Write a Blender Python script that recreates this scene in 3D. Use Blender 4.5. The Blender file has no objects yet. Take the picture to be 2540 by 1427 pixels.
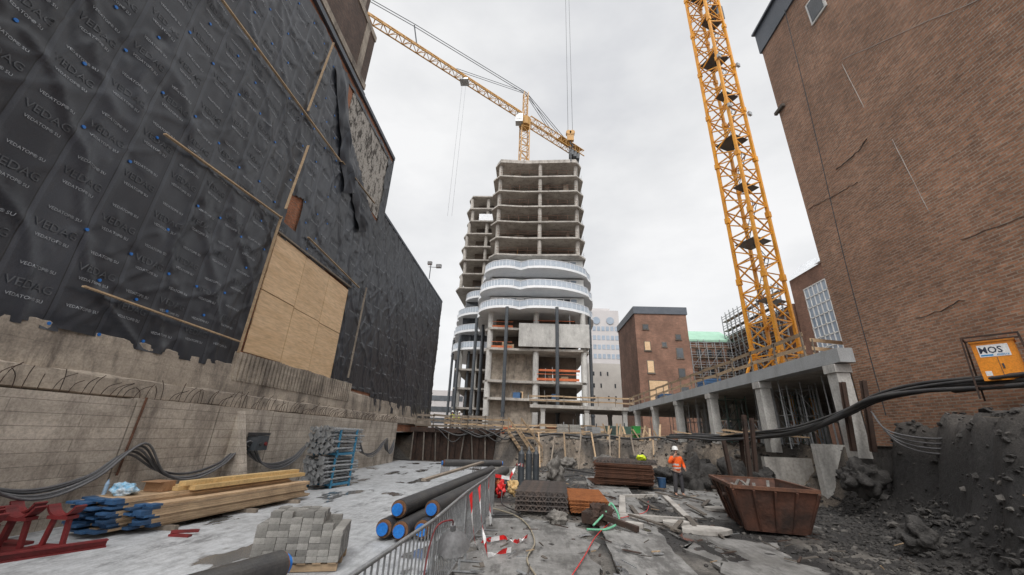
import bpy, bmesh, math, random
from mathutils import Vector, Matrix, noise
R=random.Random(7)
C=bpy.context.scene.collection
def vn(x,y,z=0.): return noise.noise(Vector((x,y,z)))
def fr(x,y,z=0.,o=4): return noise.fractal(Vector((x,y,z)),1.0,2.0,o)
def ss(a,b,x):
    t=max(0.,min(1.,(x-a)/(b-a))); return t*t*(3-2*t)
def lerp(t,x):
    if x<=t[0][0]: return t[0][1]
    for (a,b),(c,d) in zip(t,t[1:]):
        if x<=c: return b+(d-b)*(x-a)/(c-a)
    return t[-1][1]
# ---------------------------------------------------------------- mesh builder
class MB:
    def __init__(s): s.v=[];s.f=[];s.m=[]
    def add(s,vs,fs,m=0):
        n=len(s.v); s.v.extend([tuple(v) for v in vs]); s.f.extend([tuple(i+n for i in f) for f in fs]); s.m.extend([m]*len(fs))
    def box(s,x0,y0,z0,x1,y1,z1,m=0):
        s.add([(x0,y0,z0),(x1,y0,z0),(x1,y1,z0),(x0,y1,z0),(x0,y0,z1),(x1,y0,z1),(x1,y1,z1),(x0,y1,z1)],
              [(0,3,2,1),(4,5,6,7),(0,1,5,4),(1,2,6,5),(2,3,7,6),(3,0,4,7)],m)
    def beam(s,a,b,w,h,m=0,up=(0,0,1)):
        a=Vector(a);b=Vector(b);d=(b-a)
        if d.length<1e-6: return
        d.normalize();u=Vector(up)
        if abs(d.dot(u))>.98: u=Vector((0,1,0))
        sd=d.cross(u).normalized()*w/2;t=sd.cross(d).normalized()*h/2
        vs=[p+x*sd+y*t for p in (a,b) for x,y in ((-1,-1),(1,-1),(1,1),(-1,1))]
        s.add(vs,[(3,2,1,0),(4,5,6,7),(0,1,5,4),(1,2,6,5),(2,3,7,6),(3,0,4,7)],m)
    def cyl(s,a,b,r,n=8,m=0,r2=None,cap=True,mc=None):
        a=Vector(a);b=Vector(b);d=(b-a).normalized();u=Vector((0,0,1))
        if abs(d.dot(u))>.95: u=Vector((1,0,0))
        e=d.cross(u).normalized();g=d.cross(e)
        r2=r if r2 is None else r2
        vs=[];
        for p,q in ((a,r),(b,r2)):
            for i in range(n):
                t=2*math.pi*i/n; vs.append(p+(e*math.cos(t)+g*math.sin(t))*q)
        s.add(vs,[(i,(i+1)%n,n+(i+1)%n,n+i) for i in range(n)],m)
        if cap:
            s.add(vs[:n],[tuple(range(n))[::-1]],m if mc is None else mc); s.add(vs[n:],[tuple(range(n))],m if mc is None else mc)
    def prism(s,poly,z0,z1,m=0):
        n=len(poly)
        vs=[(x,y,z0) for x,y in poly]+[(x,y,z1) for x,y in poly]
        s.add(vs,[tuple(range(n))[::-1],tuple(range(n,2*n))]+[(i,(i+1)%n,n+(i+1)%n,n+i) for i in range(n)],m)
    def tube(s,pts,r,n=6,m=0,sub=5):
        P=[Vector(p) for p in pts]
        if len(P)>2 and sub>1:
            Q=[]
            for i in range(len(P)-1):
                p0=P[max(i-1,0)];p1=P[i];p2=P[i+1];p3=P[min(i+2,len(P)-1)]
                for k in range(sub):
                    t=k/sub; Q.append(.5*((2*p1)+(p2-p0)*t+(2*p0-5*p1+4*p2-p3)*t*t+(3*p1-p0-3*p2+p3)*t**3))
            Q.append(P[-1]);P=Q
        vs=[]
        for i,p in enumerate(P):
            d=(P[min(i+1,len(P)-1)]-P[max(i-1,0)])
            if d.length<1e-9: d=Vector((0,1,0))
            d.normalize();u=Vector((0,0,1))
            if abs(d.dot(u))>.97: u=Vector((1,0,0))
            e=d.cross(u).normalized();g=d.cross(e)
            for k in range(n):
                t=2*math.pi*k/n; vs.append(p+(e*math.cos(t)+g*math.sin(t))*r)
        fs=[(i*n+k,i*n+(k+1)%n,(i+1)*n+(k+1)%n,(i+1)*n+k) for i in range(len(P)-1) for k in range(n)]
        fs+=[tuple(range(n))[::-1],tuple(range((len(P)-1)*n,len(P)*n))]
        s.add(vs,fs,m)
    def obj(s,name,mats,parent=None,smooth=False):
        me=bpy.data.meshes.new(name);me.from_pydata(s.v,[],s.f)
        if not isinstance(mats,(list,tuple)): mats=[mats]
        for a in mats: me.materials.append(a)
        if len(mats)>1: me.polygons.foreach_set('material_index',s.m)
        if smooth: me.polygons.foreach_set('use_smooth',[True]*len(s.f))
        me.update();o=bpy.data.objects.new(name,me);C.objects.link(o)
        if parent: o.parent=parent
        return o
def tag(o,label,cat,group=None):
    o["label"]=label;o["category"]=cat
    if group:o["group"]=group
    return o
def thing(name,label,cat,loc=(0,0,0),rz=0,group=None):
    o=bpy.data.objects.new(name,None);o.empty_display_size=.2;C.objects.link(o);o.location=loc;o.rotation_euler=(0,0,rz)
    return tag(o,label,cat,group)
def copy_thing(o,loc,rot=(0,0,0)):
    kids=list(o.children)
    c=o.copy();C.objects.link(c);c.location=loc;c.rotation_euler=rot
    for k in kids:
        kc=k.copy();C.objects.link(kc);kc.parent=c
    return c
# ---------------------------------------------------------------- materials
def base(name):
    m=bpy.data.materials.new(name);m.use_nodes=True;nt=m.node_tree
    return m,nt,nt.nodes['Principled BSDF']
def N(nt,t,**k):
    n=nt.nodes.new(t)
    for a,b in k.items():
        if a in n.inputs: n.inputs[a].default_value=b
        else: setattr(n,a,b)
    return n
def c4(c): return (c[0],c[1],c[2],1)
def mixc(nt,bt,f,a,b):
    n=nt.nodes.new('ShaderNodeMix');n.data_type='RGBA';n.blend_type=bt
    for s,v in ((0,f),(6,a),(7,b)):
        if isinstance(v,(int,float)): n.inputs[s].default_value=v
        elif isinstance(v,tuple): n.inputs[s].default_value=c4(v)
        else: nt.links.new(v,n.inputs[s])
    return n.outputs[2]
def ramp(nt,inp,stops):
    r=nt.nodes.new('ShaderNodeValToRGB');e=r.color_ramp.elements
    while len(e)<len(stops): e.new(.5)
    for i,(p,c) in enumerate(stops):
        e[i].position=p;e[i].color=c4(c) if isinstance(c,tuple) else (c,c,c,1)
    nt.links.new(inp,r.inputs[0]);return r.outputs[0]
def noise_t(nt,vec,sc,det=5,rough=.6,stretch=None):
    if stretch:
        mp=nt.nodes.new('ShaderNodeMapping');mp.inputs['Scale'].default_value=stretch;nt.links.new(vec,mp.inputs[0]);vec=mp.outputs[0]
    n=N(nt,'ShaderNodeTexNoise',Scale=sc,Detail=det,Roughness=rough);nt.links.new(vec,n.inputs['Vector']);return n.outputs['Fac']
def finish(nt,b,col,rough,bumpsrc=None,bump=.3,dist=.02,metal=0,rnd=.15):
    if rnd:
        oi=nt.nodes.new('ShaderNodeObjectInfo');mr=N(nt,'ShaderNodeMapRange');mr.inputs[3].default_value=1-rnd;mr.inputs[4].default_value=1+rnd*.6
        nt.links.new(oi.outputs['Random'],mr.inputs[0])
        col=mixc(nt,'MULTIPLY',1.0,col,mr.outputs[0])
    nt.links.new(col,b.inputs['Base Color'])
    if isinstance(rough,(int,float)): b.inputs['Roughness'].default_value=rough
    else: nt.links.new(rough,b.inputs['Roughness'])
    b.inputs['Metallic'].default_value=metal
    if bumpsrc is not None and bump>0:
        bp=N(nt,'ShaderNodeBump',Strength=bump,Distance=dist);nt.links.new(bumpsrc,bp.inputs['Height']);nt.links.new(bp.outputs[0],b.inputs['Normal'])
def mat(name,c1,c2=None,sc=2.,rough=.8,bump=.3,metal=0,fine=25.,stretch=None,rnd=.12,dist=.02,dirt=0.):
    m,nt,b=base(name)
    c2=c2 or tuple(x*.7 for x in c1)
    tc=nt.nodes.new('ShaderNodeTexCoord').outputs['Object']
    n1=noise_t(nt,tc,sc,6,.65,stretch);n2=noise_t(nt,tc,fine,4,.6,stretch)
    col=ramp(nt,n1,[(.35,c1),(.68,c2)])
    col=mixc(nt,'MULTIPLY',.6,col,ramp(nt,n2,[(.3,.62),(.6,1.1)]))
    if dirt:
        n3=noise_t(nt,tc,1.2,7,.75,(1,1,.3));col=mixc(nt,'MIX',ramp(nt,n3,[(.48,0.),(.70,dirt)]),col,(.07,.06,.05))
    finish(nt,b,col,rough,n2,bump,dist,metal,rnd);return m
def uv_xy(nt,tc):
    sp=nt.nodes.new('ShaderNodeSeparateXYZ');nt.links.new(tc,sp.inputs[0])
    ad=N(nt,'ShaderNodeMath',operation='ADD');nt.links.new(sp.outputs[0],ad.inputs[0]);nt.links.new(sp.outputs[1],ad.inputs[1])
    cb_=nt.nodes.new('ShaderNodeCombineXYZ');nt.links.new(ad.outputs[0],cb_.inputs[0]);nt.links.new(sp.outputs[2],cb_.inputs[1]);return cb_.outputs[0]
def brickt(nt,vec,bw,rh,ms,ca,cb,mo,bias=-.1):
    br=nt.nodes.new('ShaderNodeTexBrick');nt.links.new(vec,br.inputs['Vector'])
    br.inputs['Scale'].default_value=1;br.inputs['Brick Width'].default_value=bw;br.inputs['Row Height'].default_value=rh;br.inputs['Mortar Size'].default_value=ms
    br.inputs['Color1'].default_value=c4(ca);br.inputs['Color2'].default_value=c4(cb);br.inputs['Mortar'].default_value=c4(mo);br.inputs['Bias'].default_value=bias
    return br
def brickmat(name,ca,cb,mortar,stain,bw=.23,rh=.078,dark=.5,st=(.60,.74,.55),ms=.012):
    m,nt,b=base(name)
    tc=nt.nodes.new('ShaderNodeTexCoord').outputs['Object'];uv=uv_xy(nt,tc)
    br=brickt(nt,uv,bw,rh,ms,ca,cb,mortar)
    n1=noise_t(nt,tc,.30,8,.7);n2=noise_t(nt,tc,1.3,8,.78);n3=noise_t(nt,tc,9,3,.6,(1,.5,2.4));n4=noise_t(nt,tc,.8,6,.7,(1,1,.25));n6=noise_t(nt,tc,.16,4,.6)
    big=brickt(nt,uv,5.3,3.1,.0,(1.12,1.1,1.08),(.86,.85,.84),(1,1,1))
    col=mixc(nt,'MULTIPLY',.9,br.outputs['Color'],ramp(nt,n1,[(.3,dark),(.62,1.15)]))
    col=mixc(nt,'MULTIPLY',.5,col,big.outputs['Color'])
    col=mixc(nt,'MULTIPLY',.7,col,ramp(nt,n3,[(.3,.5),(.68,1.45)]))
    col=mixc(nt,'MULTIPLY',.5,col,ramp(nt,n4,[(.35,1.1),(.7,.6)]))
    col=mixc(nt,'MIX',ramp(nt,n6,[(.45,0.),(.62,.25)]),col,tuple(x*.6 for x in cb))
    col=mixc(nt,'MIX',ramp(nt,n2,[(st[0],0.),(st[1],st[2])]),col,stain)
    finish(nt,b,col,.88,br.outputs['Fac'],.6,-.012,0,0);return m
def formmat(name,c1,c2,streak,board=.24,bl=2.6,bs=.7):
    m,nt,b=base(name)
    tc=nt.nodes.new('ShaderNodeTexCoord').outputs['Object']
    br=brickt(nt,uv_xy(nt,tc),bl,board,.008,(1,1,1),(.8,.8,.8),(.4,.4,.4),0)
    n1=noise_t(nt,tc,.9,8,.7,(1,.5,1.6));n2=noise_t(nt,tc,1.3,7,.75,(1,1.3,.35));n3=noise_t(nt,tc,20,5,.7)
    col=ramp(nt,n1,[(.35,c1),(.66,c2)])
    col=mixc(nt,'MULTIPLY',bs,col,br.outputs['Color'])
    col=mixc(nt,'MIX',ramp(nt,n2,[(.47,0.),(.68,.85)]),col,streak)
    col=mixc(nt,'MULTIPLY',.6,col,ramp(nt,n3,[(.3,.5),(.62,1.15)]))
    ad2=N(nt,'ShaderNodeMath',operation='ADD');nt.links.new(n3,ad2.inputs[0]);nt.links.new(br.outputs['Fac'],ad2.inputs[1])
    finish(nt,b,col,.85,ad2.outputs[0],.5,-.015,0,0);return m

m_brickR=brickmat('brick_right',(.44,.225,.135),(.265,.145,.095),(.36,.295,.235),(.40,.335,.28),bw=.25,rh=.092,dark=.64,st=(.64,.76,.5),ms=.014)
m_brickL=brickmat('brick_left',(.14,.08,.06),(.085,.055,.045),(.12,.105,.09),(.15,.125,.105))
m_brickO=brickmat('brick_orange',(.46,.16,.07),(.30,.11,.05),(.22,.17,.13),(.2,.14,.1))
m_brickF=brickmat('brick_far',(.30,.16,.11),(.22,.12,.085),(.21,.165,.135),(.26,.2,.155),bw=.5,rh=.2)
m_form=formmat('formwork_concrete',(.60,.53,.45),(.37,.32,.265),(.15,.125,.105))
m_oldconc=formmat('old_concrete',(.50,.43,.35),(.26,.22,.18),(.085,.07,.06),.5,5,.3)
m_conc=mat('concrete',(.50,.475,.44),(.33,.31,.285),.6,.85,.3,fine=9,dirt=.5)
m_tconc=mat('tower_concrete',(.47,.44,.40),(.31,.285,.255),.5,.85,.3,fine=6,dirt=.6)
m_concL=mat('light_concrete',(.58,.57,.54),(.43,.42,.40),.8,.8,.2,fine=12,dirt=.45)
m_concD=mat('dark_concrete',(.13,.115,.10),(.075,.065,.06),.5,.9,.2)
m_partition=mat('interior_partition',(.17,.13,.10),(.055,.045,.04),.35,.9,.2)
m_white=mat('white_balcony',(.78,.79,.80),(.68,.70,.72),1.,.45,.05)
m_para=mat('perforated_parapet',(.42,.47,.53),(.33,.38,.44),4,.3,.1,fine=30)
m_yel=mat('crane_yellow',(.82,.36,.015),(.60,.24,.015),1.5,.5,.1,fine=14)
m_yel2=mat('crane_ochre',(.52,.27,.05),(.36,.19,.045),1.5,.5,.1,fine=14)
m_dark=mat('dark_steel',(.04,.05,.06),(.07,.075,.082),2,.5,.1,fine=10)
m_steel=mat('galvanised',(.42,.43,.44),(.27,.28,.285),6,.42,.15,metal=.5,fine=40)
m_rust=mat('rust_steel',(.17,.075,.042),(.065,.034,.024),3,.85,.5,fine=25)
m_rustS=mat('skip_rust',(.125,.052,.032),(.035,.024,.02),1.6,.8,.6,fine=12,dist=.03)
m_rustD=mat('dark_rust',(.075,.042,.03),(.032,.023,.019),3,.85,.5,fine=25)
m_rustO=mat('orange_rust',(.44,.165,.055),(.26,.095,.035),5,.85,.4)
m_rebar=mat('rebar_gray',(.08,.074,.072),(.14,.105,.088),5,.7,.3)
m_wood=mat('timber',(.58,.42,.26),(.40,.275,.17),2.,.75,.3,stretch=(1,1,6),fine=18,rnd=.35,dirt=.3)
m_woodY=mat('timber_yellow',(.66,.46,.21),(.50,.34,.15),2.,.7,.3,fine=18)
m_woodG=mat('grey_timber',(.30,.25,.20),(.18,.15,.12),2.,.85,.3,fine=18,rnd=.3)
m_woodM=mat('muddy_timber',(.17,.145,.12),(.09,.08,.07),3.,.85,.3,fine=18,rnd=.3)
m_ply=mat('plywood',(.76,.54,.33),(.64,.43,.24),1.4,.6,.1,stretch=(1,.35,2.6),fine=6,rnd=.08)
m_blueE=mat('blue_paint',(.03,.11,.25),(.045,.075,.13),5,.6,.2,rnd=.5)
m_blueC=mat('blue_cap',(.02,.20,.62),(.015,.13,.45),5,.35,.05,rnd=0)
m_red=mat('red_paint',(.20,.018,.02),(.10,.014,.014),3,.55,.2)
m_blackpl=mat('black_plastic',(.032,.032,.035),(.065,.062,.058),2.5,.5,.3,fine=30)
m_foam=mat('brown_foam',(.20,.095,.045),(.11,.058,.03),9,.8,.3)
m_rubber=mat('cable_rubber',(.03,.031,.035),(.06,.06,.063),3,.5,.1)
m_cableG=mat('cable_grey',(.15,.15,.155),(.09,.09,.095),3,.5,.1)
m_glass=mat('window_glass',(.04,.045,.05),(.09,.10,.115),.6,.12,.0,rnd=.3)
m_glassB=mat('blue_glass',(.34,.39,.46),(.22,.28,.35),.3,.2,.0)
m_frame=mat('white_frame',(.72,.72,.70),(.6,.6,.58),3,.5,.05)
m_pink=mat('granite_cladding',(.50,.475,.47),(.43,.41,.41),.2,.6,.05)
m_stone=mat('pale_stone',(.55,.52,.48),(.46,.43,.40),.3,.7,.1)
m_green=mat('copper_green',(.30,.50,.38),(.24,.41,.31),.6,.6,.1)
m_tarp=mat('white_tarp',(.76,.78,.80),(.6,.62,.65),1.2,.4,.5,fine=5,dist=.1)
m_slate=mat('roof_cladding',(.065,.08,.10),(.10,.112,.135),1.,.5,.1)
m_hivO=mat('orange_fabric',(.92,.14,.015),(.78,.10,.012),6,.7,.4,fine=20,rnd=0)
m_hivY=mat('yellow_fabric',(.70,.84,.03),(.58,.7,.02),6,.7,.3,rnd=0)
m_silver=mat('reflective_tape',(.62,.62,.6),(.5,.5,.5),6,.4,.05,rnd=0)
m_trous=mat('dark_trousers',(.045,.045,.055),(.065,.062,.065),8,.85,.4,rnd=0)
m_skin=mat('skin',(.48,.28,.20),(.42,.24,.17),8,.6,.05,rnd=0)
m_helm=mat('white_helmet',(.78,.78,.76),(.7,.7,.68),5,.35,.02,rnd=0)
m_orange=mat('cabinet_orange',(.82,.29,.015),(.70,.23,.012),1.5,.5,.1)
m_block=mat('paving_concrete',(.31,.30,.28),(.19,.185,.17),7,.9,.4,fine=60,rnd=.4)
m_blackrock=mat('black_soil_rock',(.036,.034,.033),(.085,.08,.075),2.6,.9,1.,fine=11,dist=.06)
m_greyrock=mat('grey_rubble',(.24,.225,.205),(.09,.083,.077),3,.9,.6,fine=16,rnd=.3)
m_redtape=mat('red_tape',(.75,.03,.03),(.6,.02,.02),5,.5,.1,rnd=0)
m_whitetape=mat('white_tape',(.8,.8,.8),(.72,.72,.72),5,.5,.1,rnd=0)
m_netting=mat('orange_netting',(.58,.15,.05),(.38,.10,.04),1,.7,.3)
m_greenbin=mat('green_plastic',(.05,.36,.08),(.04,.26,.06),4,.5,.1)
m_greenM=mat('machine_green',(.08,.155,.125),(.055,.10,.085),2,.5,.2)
m_strap=mat('green_strap',(.2,.55,.35),(.14,.42,.26),4,.7,.1)
m_txtG=mat('print_grey',(.42,.44,.47),(.29,.31,.33),2,.6,.0,rnd=0)
m_txtD=mat('print_dark',(.095,.10,.11),(.065,.07,.078),2,.6,.0,rnd=0)
m_txtK=mat('print_black',(.02,.03,.06),(.02,.03,.06),2,.6,.0,rnd=0)
m_txtB=mat('print_blue',(.03,.28,.6),(.03,.24,.5),2,.6,.0,rnd=0)
m_beamg=mat('edge_beam_grey',(.46,.48,.49),(.38,.39,.40),1,.6,.1,dirt=.3)
m_plaster,nt,b=base('peeling_plaster')
tc=nt.nodes.new('ShaderNodeTexCoord').outputs['Object'];n1=noise_t(nt,tc,2.2,8,.8,(1,1.4,.8))
finish(nt,b,ramp(nt,n1,[(.44,(.05,.042,.036)),(.49,(.32,.30,.27)),(.57,(.46,.43,.39)),(.62,(.11,.095,.08))]),.9,n1,.6,.03,0,0)
# bitumen
m_bit,nt,b=base('bitumen_sheet')
tc=nt.nodes.new('ShaderNodeTexCoord').outputs['Object']
sp=nt.nodes.new('ShaderNodeSeparateXYZ');nt.links.new(tc,sp.inputs[0])
fx=N(nt,'ShaderNodeMath',operation='FRACT');nt.links.new(sp.outputs[1],fx.inputs[0])
fl_=N(nt,'ShaderNodeMath',operation='FLOOR');nt.links.new(sp.outputs[1],fl_.inputs[0])
wn_=nt.nodes.new('ShaderNodeTexWhiteNoise');wn_.noise_dimensions='1D';nt.links.new(fl_.outputs[0],wn_.inputs['W'])
seam=ramp(nt,fx.outputs[0],[(0.,.2),(.016,.2),(.024,1.15),(.11,1.15),(.125,.8),(.99,.8)])
n1=noise_t(nt,tc,.5,6,.6,(1,1,.4));n2=noise_t(nt,tc,70,3,.6);n3=noise_t(nt,tc,3.5,8,.75,(1,1,.5));n4=noise_t(nt,tc,1.1,8,.75,(1,1,.3))
col=ramp(nt,n1,[(.35,(.021,.025,.033)),(.68,(.044,.050,.062))])
col=mixc(nt,'MULTIPLY',1.,col,seam)
col=mixc(nt,'MULTIPLY',1.,col,ramp(nt,wn_.outputs[0],[(0.,.8),(1.,1.25)]))
col=mixc(nt,'MULTIPLY',.8,col,ramp(nt,n2,[(.3,.6),(.7,1.4)]))
col=mixc(nt,'MIX',ramp(nt,n4,[(.60,0.),(.74,.22)]),col,(.16,.16,.158))
finish(nt,b,col,ramp(nt,n3,[(.3,.27),(.7,.48)]),n2,.10,.01,0,0)
b.inputs['Specular IOR Level'].default_value=.6
# slab
def slabmat(name,c1,c2,wet,th=.6,mud=.56):
    m,nt,b=base(name)
    tc=nt.nodes.new('ShaderNodeTexCoord').outputs['Object']
    n1=noise_t(nt,tc,.35,8,.7);n2=noise_t(nt,tc,30,5,.7);n3=noise_t(nt,tc,.55,5,.55,(1.6,.8,1));n4=noise_t(nt,tc,3.,8,.8);n5=noise_t(nt,tc,.9,8,.8,(1.5,.6,1));n6=noise_t(nt,tc,5,4,.6,(2.5,.3,1))
    col=ramp(nt,n1,[(.32,c1),(.66,c2)])
    col=mixc(nt,'MULTIPLY',.5,col,ramp(nt,n2,[(.3,.6),(.62,1.1)]))
    col=mixc(nt,'MULTIPLY',.75,col,ramp(nt,n4,[(.3,.45),(.55,1.1)]))
    col=mixc(nt,'MULTIPLY',.35,col,ramp(nt,n6,[(.35,.5),(.6,1.1)]))
    col=mixc(nt,'MIX',ramp(nt,n5,[(mud,0.),(mud+.09,.75)]),col,tuple(x*.4 for x in c2))
    w=ramp(nt,n3,[(th,0.),(th+.03,1.)])
    col=mixc(nt,'MIX',w,col,wet)
    rr=ramp(nt,w,[(0.,.62),(1.,.08)])
    finish(nt,b,col,rr,n2,.12,.01,0,0);return m
m_slab=slabmat('site_slab',(.54,.56,.58),(.37,.38,.39),(.13,.13,.128),.575,.55)
m_slab2=slabmat('muddy_slab',(.37,.365,.355),(.15,.145,.135),(.05,.05,.05),.585,.50)
# terrain
m_ter,nt,b=base('site_soil')
at=nt.nodes.new('ShaderNodeAttribute');at.attribute_name='Col'
tc=nt.nodes.new('ShaderNodeTexCoord').outputs['Object']
n2=noise_t(nt,tc,9,8,.85);n3=noise_t(nt,tc,1.2,8,.75);n5=noise_t(nt,tc,3,8,.8)
col=mixc(nt,'MULTIPLY',1.,at.outputs['Color'],ramp(nt,n2,[(.32,.4),(.68,1.6)]))
col=mixc(nt,'MULTIPLY',1.,col,ramp(nt,n3,[(.3,.6),(.7,1.4)]))
ad=N(nt,'ShaderNodeMath',operation='ADD');nt.links.new(n2,ad.inputs[0]);nt.links.new(n5,ad.inputs[1])
finish(nt,b,col,ramp(nt,n3,[(.4,.42),(.55,.8)]),ad.outputs[0],1.,.07,0,0)

# ---------------------------------------------------------------- text
_tc={}
def textgeo(st,off=0.):
    if (st,off) in _tc: return _tc[(st,off)]
    c=bpy.data.curves.new('t','FONT');c.body=st;c.size=1;c.resolution_u=2;c.align_x='CENTER';c.offset=off
    o=bpy.data.objects.new('t',c);C.objects.link(o);dg=bpy.context.evaluated_depsgraph_get()
    me=bpy.data.meshes.new_from_object(o.evaluated_get(dg))
    g=([tuple(v.co) for v in me.vertices],[tuple(p.vertices) for p in me.polygons])
    bpy.data.objects.remove(o);bpy.data.meshes.remove(me);_tc[(st,off)]=g;return g
def text(mb,st,size,fn,m=0,off=0.):
    v,f=textgeo(st,off); mb.add([fn(x*size,y*size) for x,y,_ in v],f,m)
# ---------------------------------------------------------------- rocks
bm=bmesh.new();bmesh.ops.create_icosphere(bm,subdivisions=4,radius=1);IV3=[v.co.copy() for v in bm.verts];IF3=[tuple(v.index for v in f.verts) for f in bm.faces];bm.free()
bm=bmesh.new();bmesh.ops.create_icosphere(bm,subdivisions=1,radius=1);IV1=[v.co.copy() for v in bm.verts];IF1=[tuple(v.index for v in f.verts) for f in bm.faces];bm.free()
def rock(mb,c,s,seed,m=0,hi=False,amp=.5):
    V,F=(IV3,IF3) if hi else (IV1,IF1)
    c=Vector(c);vs=[]
    for v in V:
        k=1+amp*fr(v.x*1.3+seed,v.y*1.3+seed*.7,v.z*1.3,5 if hi else 2)
        if hi: k+=.22*(.4-abs(fr(v.x*3+seed,v.y*3,v.z*3,5)))
        vs.append(c+Vector((v.x*s[0],v.y*s[1],v.z*s[2]))*k)
    mb.add(vs,F,m)

# ================================================================ WORLD / CAMERA
w=bpy.data.worlds.new("World");bpy.context.scene.world=w;w.use_nodes=True;nt=w.node_tree
bg=nt.nodes['Background'];sky=nt.nodes.new('ShaderNodeTexSky');sky.sky_type='NISHITA';sky.sun_disc=False
sky.sun_elevation=math.radians(52);sky.sun_rotation=math.radians(187)
tcw=nt.nodes.new('ShaderNodeTexCoord').outputs['Generated']
n1=noise_t(nt,tcw,1.5,6,.55,(1,1,2.2))
cl=ramp(nt,n1,[(.30,(6.2,6.3,6.6)),(.48,(7.8,7.85,7.95)),(.64,(9.1,9.1,9.12))])
dp=nt.nodes.new('ShaderNodeVectorMath');dp.operation='DOT_PRODUCT';nt.links.new(tcw,dp.inputs[0]);dp.inputs[1].default_value=(-.075,-.611,.788)
glow=ramp(nt,dp.outputs['Value'],[(0.,(1,1,1)),(.38,(1,1,1)),(.75,(2.1,2.09,2.07)),(1.,(3.2,3.15,3.1))])
cl=mixc(nt,'MULTIPLY',1.,cl,glow)
bg.inputs['Strength'].default_value=.108
nt.links.new(mixc(nt,'MIX',.94,sky.outputs[0],cl),bg.inputs[0])
sl=bpy.data.lights.new('sun','SUN');sl.energy=1.5;sl.angle=math.radians(18);sl.color=(1,.97,.93)
so=bpy.data.objects.new('sun',sl);C.objects.link(so);so.rotation_euler=(math.radians(38),0,math.radians(-7));so["kind"]="structure"
cam=bpy.data.cameras.new('camera');co=bpy.data.objects.new('camera',cam);C.objects.link(co);bpy.context.scene.camera=co
cam.lens=13.465;cam.sensor_width=36;cam.clip_end=2000;cam.clip_start=.05
Mx=Matrix(((.9984,-.019,.0525),(.0422,-.3597,-.9321),(.0366,.9329,-.3583))).to_4x4();Mx.translation=(0,0,2.1);co.matrix_world=Mx
vs_=bpy.context.scene.view_settings;vs_.view_transform='Standard';vs_.look='None';vs_.exposure=0

# ================================================================ TERRAIN
XT=[(-10,4.3),(4,4.9),(6,5.6),(8,6.7),(9.5,7.6),(12,9.3),(15.5,10.8),(18,11.2),(22,10.6),(26,9.6),(31,8)]
def terr(x,y):
    xt=lerp(XT,y)+.5*vn(x*.3,y*.5,3.)
    d1=x-xt; d2=(y-30.6+1.1*fr(x*.45,0,1.,4)) if x>-2.7 else y-33.3
    d=max(d1,d2)
    near=1-ss(15.5,18.5,y)
    h=-.03+.05*fr(x*.8,y*.8,0.,4)*(1 if x>-1.3 else .2)
    if x<-1.0 and y<29: h=min(h,-.01)-.02
    if d>0:
        far=ss(0,1.9,d+.5*vn(x*1.2,y*1.2,7.))*2.05+ss(2,8,d)*.2
        mo=ss(0,1.7,d)*.70+ss(1.3,2.3,d+.5*vn(x*.9,y*.9,5.))*2.15+ss(2.5,5,d)*.55
        h+=near*mo+(1-near)*far
        k=min(1,d/1.0)*(1 if d<9 else .2)
        h+=k*(.34*fr(x*.9,y*.9,2.,7)*(.85 if near>.5 else 1.05*(1-.7*ss(1.5,3,d)))-.05)
        h+=k*near*((.25-abs(vn(x*1.7,y*1.7,9.)))*.3+(.3-abs(fr(x*3.5,y*3.5,19.,4)))*.12)
        h+=k*(1-near)*(1-ss(1.5,3,d))*(.3-abs(fr(x*2.2,y*2.2,29.,4)))*.5
    if x>12.6 and y<16: h=3.2
    return h,d,near
xs=[-400,-150,-60,-25,-12]+[-9.8+.22*i for i in range(64)]+[4.3+.11*i for i in range(85)]+[13.9+.4*i for i in range(6)]+[17,18,20,23,27,32,40,60,100,200,500]
ys=[-150,-40,-10,-3,0,1.5]+[2.5+.11*i for i in range(136)]+[17.5+.2*i for i in range(88)]+[36,38,41,45,50,60,80,120,200,400,900]
mb=MB();cols=[]
for y in ys:
    for x in xs:
        h,d,near=terr(x,y)
        if x<-11 or x>60 or y>60: h=1.9 if y>33 or x>14 else h
        mb.v.append((x,y,h))
        nn=fr(x*.5,y*.5,7.,4)
        if d>.05:
            if near>.5:
                t=ss(1.6,3.3,h+.5*nn)*.75+.15*ss(.0,.5,nn); a=(.034,.032,.031);b_=(.125,.112,.10)
            else:
                t=ss(-.3,.4,nn);a=(.075,.066,.058);b_=(.26,.215,.17)
            c=tuple(a[i]*(1-t)+b_[i]*t for i in range(3))
        else:
            t=ss(-.2,.35,nn+(.22 if x<1.6 else -.18));a=(.045,.043,.042);b_=(.22,.205,.185)
            c=tuple(a[i]*(1-t)+b_[i]*t for i in range(3))
        cols.append(c)
nx=len(xs)
mb.f=[(j*nx+i,j*nx+i+1,(j+1)*nx+i+1,(j+1)*nx+i) for j in range(len(ys)-1) for i in range(nx-1)];mb.m=[0]*len(mb.f)
g=mb.obj('ground',m_ter,smooth=True);g["kind"]="structure"
ca=g.data.color_attributes.new('Col','FLOAT_COLOR','POINT')
for i,c in enumerate(cols): ca.data[i].color=(c[0],c[1],c[2],1)
def sheet(name,poly,z,m,th=.0,rag=.06):
    P=[]
    for i,(a,b_) in enumerate(zip(poly,poly[1:]+poly[:1])):
        n=max(1,int((Vector(b_)-Vector(a)).length/.2))
        for k in range(n):
            t=k/n;x=a[0]+(b_[0]-a[0])*t;y=a[1]+(b_[1]-a[1])*t
            P.append((x+rag*fr(x*2,y*2,4.,4),y+rag*fr(x*2,y*2,8.,4)))
    mb=MB();mb.prism(P,z-th-.05,z,0);o=mb.obj(name,m);o["kind"]="structure";return o
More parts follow.
